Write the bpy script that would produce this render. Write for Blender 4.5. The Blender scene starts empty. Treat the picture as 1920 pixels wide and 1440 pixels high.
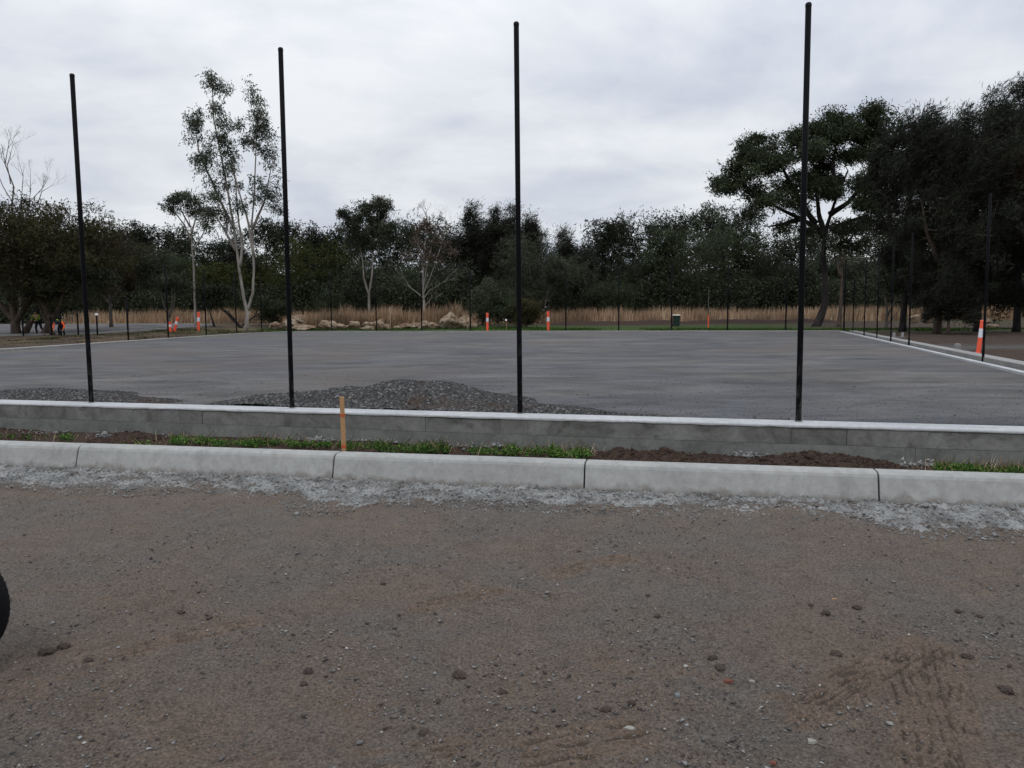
import bpy, bmesh, math, random
import numpy as np
from mathutils import Vector, Matrix
rad = math.radians
S = bpy.context.scene
C = S.collection
# ------------------------------------------------------------------ camera
F_PX, PITCH, ROLL, CAM_H = 1450.0, math.atan(128 / 1450.0), -0.0085, 1.6
cam = bpy.data.cameras.new('camera'); co = bpy.data.objects.new('camera', cam); C.objects.link(co)
cam.sensor_width = 36; cam.lens = F_PX / 1920 * 36; cam.clip_start = 0.05; cam.clip_end = 6000
c_, s_ = math.cos(PITCH), math.sin(PITCH); cr_, sr_ = math.cos(ROLL), math.sin(ROLL)
R0, U0, F0 = Vector((1, 0, 0)), Vector((0, s_, c_)), Vector((0, c_, -s_))
Rv, Uv = cr_ * R0 + sr_ * U0, -sr_ * R0 + cr_ * U0
M = Matrix((Rv, Uv, -F0)).transposed().to_4x4(); M.translation = (0, 0, CAM_H)
co.matrix_world = M
S.camera = co
# ------------------------------------------------------------------ sky
SUN_EL, SUN_ROT = rad(52), rad(200)
w = bpy.data.worlds.new('World'); S.world = w; w.use_nodes = True
nt = w.node_tree; N = nt.nodes; L = nt.links; N.clear()
out = N.new('ShaderNodeOutputWorld'); bg = N.new('ShaderNodeBackground'); bg.inputs[1].default_value = 0.1
sky = N.new('ShaderNodeTexSky'); sky.sky_type = 'NISHITA'; sky.sun_disc = False
sky.sun_elevation = SUN_EL; sky.sun_rotation = SUN_ROT
tc = N.new('ShaderNodeTexCoord'); sx = N.new('ShaderNodeSeparateXYZ'); L.new(tc.outputs['Generated'], sx.inputs[0])
def wm(op, a, b=None, clamp=False):
    n = N.new('ShaderNodeMath'); n.operation = op; n.use_clamp = clamp
    for i, v in enumerate((a, b)):
        if v is None: continue
        if isinstance(v, (int, float)): n.inputs[i].default_value = v
        else: L.new(v, n.inputs[i])
    return n.outputs[0]
zz = wm('MAXIMUM', sx.outputs[2], 0.0); den = wm('ADD', zz, 0.22)
cx = N.new('ShaderNodeCombineXYZ'); L.new(wm('DIVIDE', sx.outputs[0], den), cx.inputs[0]); L.new(wm('DIVIDE', sx.outputs[1], den), cx.inputs[1])
cx.inputs[2].default_value = 3.7
def wnoise(scale, detail, rough, dist=0.0):
    n = N.new('ShaderNodeTexNoise'); n.inputs['Scale'].default_value = scale; n.inputs['Detail'].default_value = detail
    n.inputs['Roughness'].default_value = rough; n.inputs['Distortion'].default_value = dist
    L.new(cx.outputs[0], n.inputs['Vector']); return n.outputs[0]
n1 = wnoise(0.75, 6, 0.5, 0.5); n2 = wnoise(2.4, 6, 0.55, 0.3)
cl = wm('ADD', wm('MULTIPLY', n1, 0.7), wm('MULTIPLY', n2, 0.3))
rp = N.new('ShaderNodeValToRGB'); L.new(cl, rp.inputs[0])
e = rp.color_ramp.elements
e[0].position = 0.385; e[0].color = (4.6, 5.0, 6.0, 1); e[1].position = 0.585; e[1].color = (8.0, 8.2, 8.45, 1)
m_ = rp.color_ramp.elements.new(0.48); m_.color = (6.15, 6.5, 7.2, 1)
zen = wm('ADD', 1.0, wm('MULTIPLY', wm('POWER', zz, 2.0), 1.7))
hor = wm('ADD', zen, wm('MULTIPLY', wm('POWER', wm('SUBTRACT', 1.0, zz), 10.0), 0.10))
vm = N.new('ShaderNodeVectorMath'); vm.operation = 'SCALE'; L.new(rp.outputs[0], vm.inputs[0]); L.new(hor, vm.inputs['Scale'])
mx = N.new('ShaderNodeMixRGB'); mx.inputs[0].default_value = 0.94; L.new(sky.outputs[0], mx.inputs[1]); L.new(vm.outputs[0], mx.inputs[2])
L.new(mx.outputs[0], bg.inputs[0]); L.new(bg.outputs[0], out.inputs[0])
sd = bpy.data.lights.new('sun', 'SUN'); sd.energy = 0.75; sd.angle = rad(25); sd.color = (1, 0.97, 0.93)
so = bpy.data.objects.new('sun', sd); C.objects.link(so)
d_ = Vector((math.sin(SUN_ROT) * math.cos(SUN_EL), math.cos(SUN_ROT) * math.cos(SUN_EL), math.sin(SUN_EL)))
so.rotation_euler = d_.to_track_quat('Z', 'Y').to_euler()
S.view_settings.view_transform = 'Standard'; S.view_settings.look = 'None'; S.view_settings.exposure = 0; S.view_settings.gamma = 1
S.render.engine = 'CYCLES'
try:
    S.cycles.max_bounces = 6; S.cycles.diffuse_bounces = 3; S.cycles.transmission_bounces = 4; S.cycles.transparent_max_bounces = 4
except Exception: pass

# ------------------------------------------------------------------ helpers
def ray(px, py):
    a, b = px - 960, py - 720
    xi = a * cr_ + b * sr_; yi = -a * sr_ + b * cr_; u = -yi / F_PX
    return np.array([xi / F_PX, c_ + u * s_, -s_ + u * c_])
def atz(px, py, z):
    r = ray(px, py); return r * ((z - CAM_H) / r[2]) + [0, 0, CAM_H]
def aty(px, py, Y):
    r = ray(px, py); return r * (Y / r[1]) + [0, 0, CAM_H]
def vnoise(x, y, seed=0):
    xi = np.floor(x).astype(np.int64); yi = np.floor(y).astype(np.int64)
    fx = x - xi; fy = y - yi; fx = fx * fx * (3 - 2 * fx); fy = fy * fy * (3 - 2 * fy)
    def h(a, b):
        n = (a * 374761393 + b * 668265263 + seed * 974634777) & 0xffffffff
        n = ((n ^ (n >> 13)) * 1274126177) & 0xffffffff
        n = (n ^ (n >> 16)) & 0xffffff
        return n / float(0xffffff)
    return (h(xi, yi) * (1 - fx) + h(xi + 1, yi) * fx) * (1 - fy) + (h(xi, yi + 1) * (1 - fx) + h(xi + 1, yi + 1) * fx) * fy
def fbm(x, y, freq, octv=4, seed=0, gain=0.5):
    s = 0; a = 1; t = 0
    for i in range(octv):
        s = s + a * vnoise(x * freq + 17.3 * i, y * freq - 9.1 * i, seed + i); t += a; a *= gain; freq *= 2.03
    return s / t
def smooth(x, a, b):
    t = np.clip((x - a) / (b - a), 0, 1); return t * t * (3 - 2 * t)
def gz(x, y):          # height of the ground behind the wall
    x = np.asarray(x, float); y = np.asarray(y, float)
    right = 0.50 * smooth(y, 60, 88); left = 0.72 * smooth(y, 44, 82)
    k = smooth(-x, 20, 27)
    return 0.37 + right * (1 - k) + left * k
def on_ground(px, Y):
    z = 0.4
    for _ in range(3):
        r = ray(px, 600); X = r[0] / r[1] * Y; z = float(gz(X, Y))
    # account for roll: x at that height
    py = 600
    for _ in range(3):
        p = aty(px, py, Y); py += (p[2] - z) * F_PX / Y
        z = float(gz(p[0], Y))
    p = aty(px, py, Y)
    return np.array([p[0], Y, float(gz(p[0], Y))])

def tag(o, label=None, cat=None, group=None, kind=None):
    if label: o['label'] = label
    if cat: o['category'] = cat
    if group: o['group'] = group
    if kind: o['kind'] = kind
    return o
def empty(name, loc, label, cat, group=None):
    o = bpy.data.objects.new(name, None); o.empty_display_size = 0.3; C.objects.link(o); o.location = loc
    return tag(o, label, cat, group)
def mk(name, V, Fc, mat, parent=None, rnd=None, smooth_=False, attrs=None):
    V = np.asarray(V, np.float32).reshape(-1, 3)
    me = bpy.data.meshes.new(name)
    if isinstance(Fc, np.ndarray):
        k = Fc.shape[1]; nf = len(Fc)
        me.vertices.add(len(V)); me.vertices.foreach_set('co', V.ravel())
        me.loops.add(nf * k); me.loops.foreach_set('vertex_index', Fc.astype(np.int32).ravel())
        me.polygons.add(nf); me.polygons.foreach_set('loop_start', np.arange(0, nf * k, k, dtype=np.int32))
        try: me.polygons.foreach_set('loop_total', np.full(nf, k, dtype=np.int32))
        except Exception: pass
        me.update(calc_edges=True)
    else:
        me.from_pydata([tuple(map(float, v)) for v in V], [], [tuple(int(i) for i in f) for f in Fc]); me.update()
    if rnd is not None:
        a = me.attributes.new('rnd', 'FLOAT', 'FACE'); a.data.foreach_set('value', np.asarray(rnd, np.float32))
    if attrs:
        for n_, v_ in attrs.items():
            a = me.attributes.new(n_, 'FLOAT', 'POINT'); a.data.foreach_set('value', np.asarray(v_, np.float32))
    if smooth_: me.polygons.foreach_set('use_smooth', np.ones(len(me.polygons), dtype=bool))
    me.materials.append(mat)
    o = bpy.data.objects.new(name, me); C.objects.link(o)
    if parent: o.parent = parent
    return o
class MB:              # polygon mesh collector
    def __init__(s): s.v = []; s.f = []
    def add(s, V, Fs):
        n = len(s.v); s.v += [tuple(map(float, q)) for q in V]; s.f += [tuple(i + n for i in f) for f in Fs]
    def box(s, x0, x1, y0, y1, z0, z1, T=None):
        V = [(x, y, z) for z in (z0, z1) for y in (y0, y1) for x in (x0, x1)]
        if T: V = [T(v) for v in V]
        s.add(V, [(0, 2, 3, 1), (4, 5, 7, 6), (0, 1, 5, 4), (2, 6, 7, 3), (0, 4, 6, 2), (1, 3, 7, 5)])
    def tube(s, P, Rr, n=6, cap=True):
        P = [np.array(p, float) for p in P]; V = []; ref = np.array([0.3, 0.9, 0.1])
        for i, p in enumerate(P):
            t = P[min(i + 1, len(P) - 1)] - P[max(i - 1, 0)]; t = t / (np.linalg.norm(t) + 1e-9)
            a = np.cross(t, ref); la = np.linalg.norm(a)
            if la < 0.1: a = np.cross(t, [1, 0, 0]); la = np.linalg.norm(a)
            a /= la; b = np.cross(t, a)
            for k in range(n):
                th = 2 * math.pi * k / n; V.append(p + Rr[i] * (math.cos(th) * a + math.sin(th) * b))
        Fs = [(i * n + k, i * n + (k + 1) % n, (i + 1) * n + (k + 1) % n, (i + 1) * n + k) for i in range(len(P) - 1) for k in range(n)]
        if cap: Fs += [tuple(range(n - 1, -1, -1)), tuple((len(P) - 1) * n + k for k in range(n))]
        s.add(V, Fs)
    def lathe(s, prof, n=16, c=(0, 0, 0), T=None):
        V = []
        for r, z in prof:
            for k in range(n):
                th = 2 * math.pi * k / n; v = (c[0] + r * math.cos(th), c[1] + r * math.sin(th), c[2] + z)
                V.append(T(v) if T else v)
        m = len(prof)
        Fs = [(i * n + k, i * n + (k + 1) % n, (i + 1) * n + (k + 1) % n, (i + 1) * n + k) for i in range(m - 1) for k in range(n)]
        Fs += [tuple(range(n - 1, -1, -1)), tuple((m - 1) * n + k for k in range(n))]
        s.add(V, Fs)
    def build(s, name, mat, parent=None, smooth_=False):
        return mk(name, s.v, s.f, mat, parent, smooth_=smooth_)
def grid(nu, nv):
    i = np.arange((nu - 1) * (nv - 1)); a = (i // (nv - 1)) * nv + i % (nv - 1)
    return np.stack([a, a + nv, a + nv + 1, a + 1], 1)

# ------------------------------------------------------------------ materials
class Mat:
    def __init__(s, name, rough=0.85, spec=0.3):
        s.m = bpy.data.materials.new(name); s.m.use_nodes = True; s.t = s.m.node_tree; s.N = s.t.nodes; s.L = s.t.links
        s.b = s.N['Principled BSDF']; s.b.inputs['Roughness'].default_value = rough; s.b.inputs['Specular IOR Level'].default_value = spec
        s.geo = s.N.new('ShaderNodeNewGeometry')
    def inp(s, sock, v):
        if isinstance(v, (int, float)): sock.default_value = v
        elif isinstance(v, tuple): sock.default_value = v if len(v) == 4 or sock.type == 'VECTOR' else (*v, 1)
        else: s.L.new(v, sock)
    def noise(s, scale, detail=4, rough=0.55, dist=0.0, stretch=None, vec=None):
        n = s.N.new('ShaderNodeTexNoise'); n.inputs['Scale'].default_value = scale; n.inputs['Detail'].default_value = detail
        n.inputs['Roughness'].default_value = rough; n.inputs['Distortion'].default_value = dist
        s.L.new(s.vec(stretch, vec), n.inputs['Vector']); return n.outputs[0]
    def vec(s, stretch=None, vec=None):
        v = vec or s.geo.outputs['Position']
        if stretch:
            mp = s.N.new('ShaderNodeMapping'); mp.inputs['Scale'].default_value = stretch[:3]
            if len(stretch) > 3: mp.inputs['Rotation'].default_value = (0, 0, stretch[3])
            s.L.new(v, mp.inputs[0]); v = mp.outputs[0]
        return v
    def voro(s, scale, feature='F1', out='Distance', stretch=None):
        n = s.N.new('ShaderNodeTexVoronoi'); n.feature = feature; n.inputs['Scale'].default_value = scale
        s.L.new(s.vec(stretch), n.inputs['Vector']); return n.outputs[out]
    def ramp(s, f, *st):
        r = s.N.new('ShaderNodeValToRGB'); s.L.new(f, r.inputs[0]); el = r.color_ramp.elements
        while len(el) < len(st): el.new(0.5)
        for e_, (p, c) in zip(el, st):
            e_.position = p; e_.color = (c, c, c, 1) if isinstance(c, (int, float)) else (*c, 1)
        return r.outputs[0]
    def mix(s, f, a, b, mode='MIX'):
        m = s.N.new('ShaderNodeMixRGB'); m.blend_type = mode
        s.inp(m.inputs[0], f); s.inp(m.inputs[1], a); s.inp(m.inputs[2], b); return m.outputs[0]
    def math(s, op, a, b=0.0, clamp=False):
        m = s.N.new('ShaderNodeMath'); m.operation = op; m.use_clamp = clamp; s.inp(m.inputs[0], a); s.inp(m.inputs[1], b); return m.outputs[0]
    def attr(s, n):
        a = s.N.new('ShaderNodeAttribute'); a.attribute_name = n; return a.outputs['Fac']
    def bump(s, h, strength=0.5, dist=0.01):
        b = s.N.new('ShaderNodeBump'); b.inputs['Strength'].default_value = strength; b.inputs['Distance'].default_value = dist
        s.L.new(h, b.inputs['Height']); s.L.new(b.outputs[0], s.b.inputs['Normal'])
    def col(s, c): s.inp(s.b.inputs['Base Color'], c); return s
def simple(name, c, rough=0.6, spec=0.4, var=0.25, scale=20, metallic=0):
    m = Mat(name, rough, spec); f = m.noise(scale, 4)
    m.col(m.mix(f, tuple(x * (1 - var) for x in c), tuple(min(1, x * (1 + var)) for x in c)))
    m.b.inputs['Metallic'].default_value = metallic
    m.bump(m.noise(scale * 6, 3), 0.25, 0.003); return m.m
def foliage(name, dark, light, tip=None, trans=0.14):
    m = Mat(name, 0.75, 0.08); r = m.attr('rnd')
    c = m.mix(r, dark, light)
    if tip: c = m.mix(m.ramp(r, (0.8, 0.0), (0.95, 1.0)), c, tip)
    big = m.noise(0.35, 3); c = m.mix(1.0, c, m.ramp(big, (0.35, 0.65), (0.65, 1.25)), 'MULTIPLY')
    m.col(c)
    tr = m.N.new('ShaderNodeBsdfTranslucent'); m.L.new(c, tr.inputs[0])
    ms = m.N.new('ShaderNodeMixShader'); ms.inputs[0].default_value = trans
    m.L.new(m.b.outputs[0], ms.inputs[1]); m.L.new(tr.outputs[0], ms.inputs[2])
    m.L.new(ms.outputs[0], m.N['Material Output'].inputs[0]); return m.m
def bark(name, a, b, scale=3.0):
    m = Mat(name, 0.9, 0.15); f = m.noise(scale, 5, 0.65, 0.5, (1, 1, 0.35))
    m.col(m.mix(m.ramp(f, (0.35, 0.0), (0.65, 1.0)), a, b)); m.bump(m.noise(scale * 5, 3, stretch=(1, 1, 0.2)), 0.5, 0.03); return m.m

MT = {}
# dirt road
m = Mat('compacted_dirt', 0.92, 0.25)
big = m.noise(0.9, 5, 0.6, 0.4); mid = m.noise(6, 5, 0.65); fine = m.noise(75, 5, 0.75); grit = m.noise(190, 3, 0.7)
grey = m.mix(mid, (0.090, 0.077, 0.065), (0.166, 0.145, 0.124))
brown = m.mix(mid, (0.100, 0.076, 0.058), (0.182, 0.140, 0.107))
c = m.mix(m.math('ADD', m.ramp(big, (0.43, 0.05), (0.60, 1.0)), m.attr('mud'), True), grey, brown)
c = m.mix(m.math('MULTIPLY', m.attr('mud'), 0.6), c, m.mix(mid, (0.115, 0.078, 0.054), (0.20, 0.142, 0.102)))
c = m.mix(1.0, c, m.ramp(fine, (0.3, 0.28), (0.5, 1.0), (0.68, 1.85)), 'MULTIPLY')
c = m.mix(m.ramp(m.voro(34), (0.07, 0.75), (0.15, 0.0)), c, (0.04, 0.032, 0.027))
c = m.mix(m.ramp(m.voro(150), (0.10, 0.75), (0.22, 0.0)), c, m.mix(m.noise(90, 2), (0.05, 0.05, 0.05), (0.30, 0.29, 0.28)))
c = m.mix(m.math('MULTIPLY', m.ramp(m.voro(52), (0.10, 1.0), (0.16, 0.0)), m.ramp(m.noise(2.2, 3), (0.5, 0.0), (0.62, 0.8))), c, (0.26, 0.26, 0.26))
c = m.mix(m.math('MULTIPLY', m.attr('damp'), 0.6), c, (0.045, 0.032, 0.024))  # dark tint: painted shade in the tread grooves, plus damp lumps
m.col(c); m.bump(m.math('ADD', m.math('MULTIPLY', fine, 0.8), m.math('MULTIPLY', grit, 0.5)), 1.0, 0.022); MT['dirt'] = m.m
# terrain behind
m = Mat('field_soil', 0.95, 0.1)
f1 = m.noise(0.35, 5, 0.6); f2 = m.noise(2.5, 5, 0.65)
soil = m.mix(f2, (0.035, 0.026, 0.021), (0.085, 0.062, 0.048))
straw = m.mix(f2, (0.16, 0.12, 0.06), (0.28, 0.21, 0.12))
grn = m.mix(f2, (0.018, 0.035, 0.008), (0.05, 0.095, 0.018))
c = m.mix(m.math('MULTIPLY', m.ramp(f1, (0.45, 0.0), (0.6, 0.7)), m.attr('straw')), soil, straw)
c = m.mix(m.attr('straw2'), c, straw)
c = m.mix(m.math('MULTIPLY', m.attr('green'), m.ramp(m.noise(0.8, 4, 0.6), (0.3, 0.25), (0.55, 1.0))), c, grn)
c = m.mix(m.math('MULTIPLY', m.attr('path'), 0.85), c, (0.095, 0.092, 0.088))
m.col(c); m.bump(m.noise(6, 5, 0.7), 0.9, 0.12); MT['soil'] = m.m
# court sub-base
m = Mat('rolled_gravel', 0.88, 0.3)
f1 = m.noise(0.22, 5, 0.6, 0.6); f2 = m.noise(0.9, 7, 0.7, 0.5, (0.7, 1.2, 1, 0.27)); f3 = m.noise(45, 4, 0.75)
c = m.mix(m.ramp(f1, (0.35, 0.0), (0.65, 1.0)), (0.068, 0.070, 0.076), (0.102, 0.096, 0.090))
c = m.mix(1.0, c, m.ramp(f2, (0.35, 0.6), (0.65, 1.38)), 'MULTIPLY')
c = m.mix(m.ramp(m.noise(0.13, 4, 0.5, 1.0), (0.5, 0.0), (0.64, 0.7)), c, (0.098, 0.083, 0.073))
c = m.mix(m.ramp(m.noise(0.42, 5, 0.55, 0.3, (0.22, 1.3, 1, 0.2)), (0.60, 0.0), (0.72, 0.6)), c, (0.18, 0.168, 0.152))
c = m.mix(m.ramp(m.noise(0.5, 5, 0.6, 0.8, (0.3, 1.2, 1)), (0.28, 0.8), (0.40, 0.0)), c, (0.045, 0.043, 0.043))
c = m.mix(1.0, c, m.ramp(f3, (0.3, 0.5), (0.5, 1.0), (0.7, 1.5)), 'MULTIPLY')
m.col(c); m.bump(f3, 0.9, 0.02); MT['court'] = m.m
def concrete(name, a, b, scale=1.5, stain=0.4, bumpd=0.004, rough=0.8, staincol=(0.06, 0.062, 0.06), mud=0.0):
    m = Mat(name, rough, 0.3); f = m.ramp(m.noise(scale, 6, 0.65, 0.6), (0.33, 0.0), (0.67, 1.0)); g = m.noise(scale * 14, 5, 0.7)
    c = m.mix(f, a, b); c = m.mix(1.0, c, m.ramp(g, (0.3, 0.82), (0.7, 1.16)), 'MULTIPLY')
    c = m.mix(m.math('MULTIPLY', m.ramp(m.noise(scale * 1.9, 6, 0.7, 1.2), (0.52, 0.0), (0.68, 1.0)), stain), c, staincol)
    if mud:
        sp_ = m.N.new('ShaderNodeSeparateXYZ'); m.L.new(m.geo.outputs['Position'], sp_.inputs[0])
        lv = m.math('ADD', m.math('MULTIPLY', sp_.outputs[2], -9.0), m.math('MULTIPLY', m.noise(7, 5, 0.7), 1.9))
        c = m.mix(m.math('MULTIPLY', m.ramp(lv, (0.30, 0.0), (0.75, 1.0)), mud), c, (0.15, 0.13, 0.11))
        c = m.mix(m.math('MULTIPLY', m.ramp(m.noise(0.9, 5, 0.7, 0.5, (3.0, 3.0, 0.25)), (0.55, 0.0), (0.72, 1.0)), 0.35), c, (0.13, 0.125, 0.115))
    pits = m.ramp(m.voro(scale * 22), (0.05, 0.0), (0.12, 1.0)); c = m.mix(1.0, c, m.mix(0.35, (1, 1, 1), pits), 'MULTIPLY')
    m.col(c); m.bump(m.math('ADD', g, m.math('MULTIPLY', pits, 0.3)), 0.6, bumpd); return m.m
MT['kerb'] = concrete('smooth_concrete', (0.262, 0.262, 0.248), (0.325, 0.325, 0.308), 0.8, 0.2, 0.002, staincol=(0.2, 0.195, 0.18), mud=0.75)
MT['coping'] = concrete('pale_trowelled_concrete', (0.33, 0.335, 0.34), (0.42, 0.425, 0.425), 1.2, 0.15, 0.003, staincol=(0.3, 0.3, 0.3))
MT['wall'] = concrete('rough_cast_concrete', (0.085, 0.085, 0.076), (0.205, 0.204, 0.188), 1.5, 0.75, 0.012, staincol=(0.045, 0.045, 0.038), mud=0.45)
MT['wall_low'] = concrete('footing_concrete', (0.115, 0.117, 0.108), (0.185, 0.188, 0.175), 1.8, 0.5, 0.01)
MT['edge'] = concrete('edge_concrete', (0.20, 0.195, 0.185), (0.28, 0.272, 0.258), 0.7, 0.25, 0.003, staincol=(0.2, 0.19, 0.17))
m = Mat('spilt_mortar', 0.95, 0.15); f = m.noise(3.5, 5, 0.65); g = m.noise(80, 4, 0.7)
c = m.mix(m.ramp(f, (0.35, 0.0), (0.65, 1.0)), (0.165, 0.166, 0.16), (0.35, 0.35, 0.337)); c = m.mix(1.0, c, m.ramp(g, (0.3, 0.6), (0.7, 1.3)), 'MULTIPLY')
c = m.mix(m.ramp(m.noise(5, 4, 0.6), (0.52, 0.0), (0.66, 0.8)), c, (0.10, 0.085, 0.072)); m.col(c); m.bump(g, 1.0, 0.012); MT['mortar'] = m.m
def rndmat(name, stops, rough=0.85):
    m = Mat(name, rough, 0.3); c = m.ramp(m.attr('rnd'), *stops); c = m.mix(1.0, c, m.ramp(m.noise(120, 3), (0.3, 0.75), (0.7, 1.25)), 'MULTIPLY'); m.col(c); return m.m
MT['pebble'] = rndmat('stone_chips', [(0, (0.04, 0.034, 0.03)), (0.4, (0.10, 0.093, 0.088)), (0.75, (0.18, 0.178, 0.175)), (0.93, (0.25, 0.24, 0.225)), (1, (0.40, 0.38, 0.35))])
MT['heapstone'] = rndmat('crushed_rock', [(0, (0.018, 0.018, 0.018)), (0.5, (0.042, 0.041, 0.039)), (0.85, (0.09, 0.089, 0.086)), (1, (0.26, 0.26, 0.25))])
m = Mat('crushed_rock_with_soil', 0.9, 0.25); c = m.ramp(m.attr('rnd'), (0, (0.018, 0.018, 0.018)), (0.5, (0.050, 0.049, 0.046)), (0.85, (0.085, 0.084, 0.080)), (1, (0.18, 0.18, 0.172)))
c = m.mix(m.ramp(m.noise(1.3, 4, 0.6, 0.6), (0.54, 0.0), (0.66, 0.85)), c, (0.045, 0.030, 0.022)); m.col(c); MT['heapstone'] = m.m
MT['clod'] = simple('damp_clay', (0.052, 0.04, 0.033), 0.9, 0.2, 0.5, 40)
MT['loam'] = simple('dug_loam', (0.042, 0.028, 0.021), 0.95, 0.1, 0.6, 25)
MT['black'] = simple('black_powder_coat', (0.006, 0.006, 0.007), 0.6, 0.15, 0.3, 8)
m = Mat('scuffed_black_steel', 0.6, 0.07); f = m.noise(9, 5, 0.7, 0.5, (1, 1, 0.5))
gz_ = m.N.new('ShaderNodeSeparateXYZ'); m.L.new(m.geo.outputs['Position'], gz_.inputs[0])
low = m.ramp(m.math('MULTIPLY', gz_.outputs[2], 0.5), (0.25, 1.0), (0.85, 0.0))
m.col(m.mix(m.math('MULTIPLY', m.ramp(f, (0.5, 0.0), (0.62, 0.8)), low), (0.003, 0.003, 0.004), (0.045, 0.042, 0.038))); MT['pole'] = m.m
MT['cap'] = simple('black_plastic_cap', (0.008, 0.008, 0.009), 0.6, 0.15)
MT['rubber'] = simple('black_rubber', (0.008, 0.008, 0.009), 0.8, 0.1, 0.2)
MT['orange'] = simple('orange_plastic', (0.80, 0.10, 0.045), 0.45, 0.4, 0.12, 12)
MT['refl'] = simple('white_reflective_band', (0.62, 0.64, 0.68), 0.4, 0.4, 0.08)
MT['timber'] = simple('raw_pine', (0.36, 0.21, 0.10), 0.8, 0.2, 0.35, 30)
MT['paint_orange'] = simple('orange_spray_paint', (0.42, 0.09, 0.03), 0.7, 0.2, 0.3, 60)
MT['bin'] = simple('dark_green_plastic', (0.012, 0.028, 0.026), 0.4); MT['binlid'] = simple('pale_plastic', (0.55, 0.5, 0.4), 0.5)
MT['white'] = simple('white_plastic', (0.7, 0.7, 0.7), 0.5, 0.4, 0.1); MT['grey_pipe'] = simple('grey_pipe', (0.2, 0.2, 0.19), 0.6)
m = Mat('sandstone', 0.92, 0.2); f = m.noise(1.9, 7, 0.75, 1.2); tcn = m.N.new('ShaderNodeObjectInfo')
c = m.ramp(f, (0.30, (0.035, 0.025, 0.02)), (0.42, (0.24, 0.16, 0.11)), (0.52, (0.42, 0.31, 0.21)), (0.64, (0.56, 0.50, 0.40)))
c = m.mix(m.math('MULTIPLY', tcn.outputs['Random'], 0.3), c, (0.22, 0.13, 0.09)); m.col(c); m.bump(m.noise(4, 6, 0.75), 1.0, 0.4); MT['rock'] = m.m
MT['b_pale'] = bark('pale_gum_bark', (0.13, 0.115, 0.10), (0.30, 0.275, 0.245), 1.2)
MT['b_grey'] = bark('grey_bark', (0.06, 0.052, 0.045), (0.14, 0.122, 0.106), 2)
MT['b_dark'] = bark('dark_bark', (0.012, 0.01, 0.01), (0.035, 0.03, 0.027), 2)
MT['b_brown'] = bark('brown_bark', (0.04, 0.03, 0.024), (0.10, 0.075, 0.06), 2.5)
MT['f_gum'] = foliage('gum_leaves', (0.030, 0.038, 0.025), (0.10, 0.113, 0.077), (0.16, 0.17, 0.12))
MT['f_dark'] = foliage('dark_leaves', (0.014, 0.018, 0.011), (0.052, 0.060, 0.037), (0.10, 0.11, 0.068))
MT['f_cas'] = foliage('casuarina_needles', (0.010, 0.011, 0.008), (0.038, 0.041, 0.029), (0.08, 0.082, 0.06), 0.12)
MT['f_rust'] = foliage('rusty_needles', (0.014, 0.010, 0.008), (0.045, 0.028, 0.018), (0.07, 0.045, 0.03), 0.15)
MT['f_olive'] = foliage('olive_leaves', (0.022, 0.021, 0.010), (0.066, 0.060, 0.027), (0.13, 0.11, 0.045))
MT['f_grey'] = foliage('grey_green_leaves', (0.028, 0.034, 0.022), (0.082, 0.092, 0.060), (0.14, 0.15, 0.10))
MT['f_green'] = foliage('mid_green_leaves', (0.020, 0.027, 0.014), (0.070, 0.085, 0.045), (0.13, 0.145, 0.08))
MT['f_yell'] = foliage('wattle_leaves', (0.022, 0.029, 0.010), (0.062, 0.068, 0.020), (0.15, 0.14, 0.03))
MT['f_twig'] = foliage('brown_seed_heads', (0.06, 0.045, 0.035), (0.14, 0.10, 0.075), (0.2, 0.15, 0.11))
MT['reed'] = foliage('dry_reeds', (0.20, 0.125, 0.075), (0.52, 0.37, 0.24), (0.70, 0.55, 0.40), 0.3)
MT['grass'] = foliage('green_grass', (0.02, 0.045, 0.008), (0.05, 0.10, 0.018), (0.09, 0.14, 0.03), 0.2)
MT['weed'] = foliage('clover_leaves', (0.022, 0.055, 0.010), (0.065, 0.135, 0.024), (0.13, 0.20, 0.04), 0.2)
MT['navy'] = simple('navy_cloth', (0.012, 0.013, 0.022), 0.9, 0.1); MT['hivis'] = simple('orange_hi_vis_cloth', (0.9, 0.13, 0.04), 0.8, 0.2, 0.1)
MT['lime'] = simple('lime_hi_vis_cloth', (0.45, 0.62, 0.08), 0.8, 0.2, 0.15); MT['skin'] = simple('skin', (0.35, 0.2, 0.14), 0.6); MT['shaded_lime'] = simple('shaded_lime_cloth', (0.16, 0.22, 0.04), 0.9, 0.1, 0.2); MT['hat'] = simple('dark_cloth_hat', (0.01, 0.012, 0.025), 0.9)  # shaded copy of the lime cloth: tree shade put into its colour

# ------------------------------------------------------------------ wall-aligned frame
EW = np.array([0.9638, -0.2667]); NW = np.array([0.2667, 0.9638])
def W(u, v, z=0.0): return (u * EW[0] + v * NW[0], u * EW[1] + v * NW[1], z)
EK = np.array([0.976, -0.2177]); NK = np.array([0.2177, 0.976])
def K(u, v, z=0.0): return (u * EK[0] + v * NK[0], u * EK[1] + v * NK[1], z)
KV, WV0, WV1, WTOP = 6.90, 8.45, 8.80, 0.45
WALL_U0, WALL_U1 = -26.0, 13.0
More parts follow.
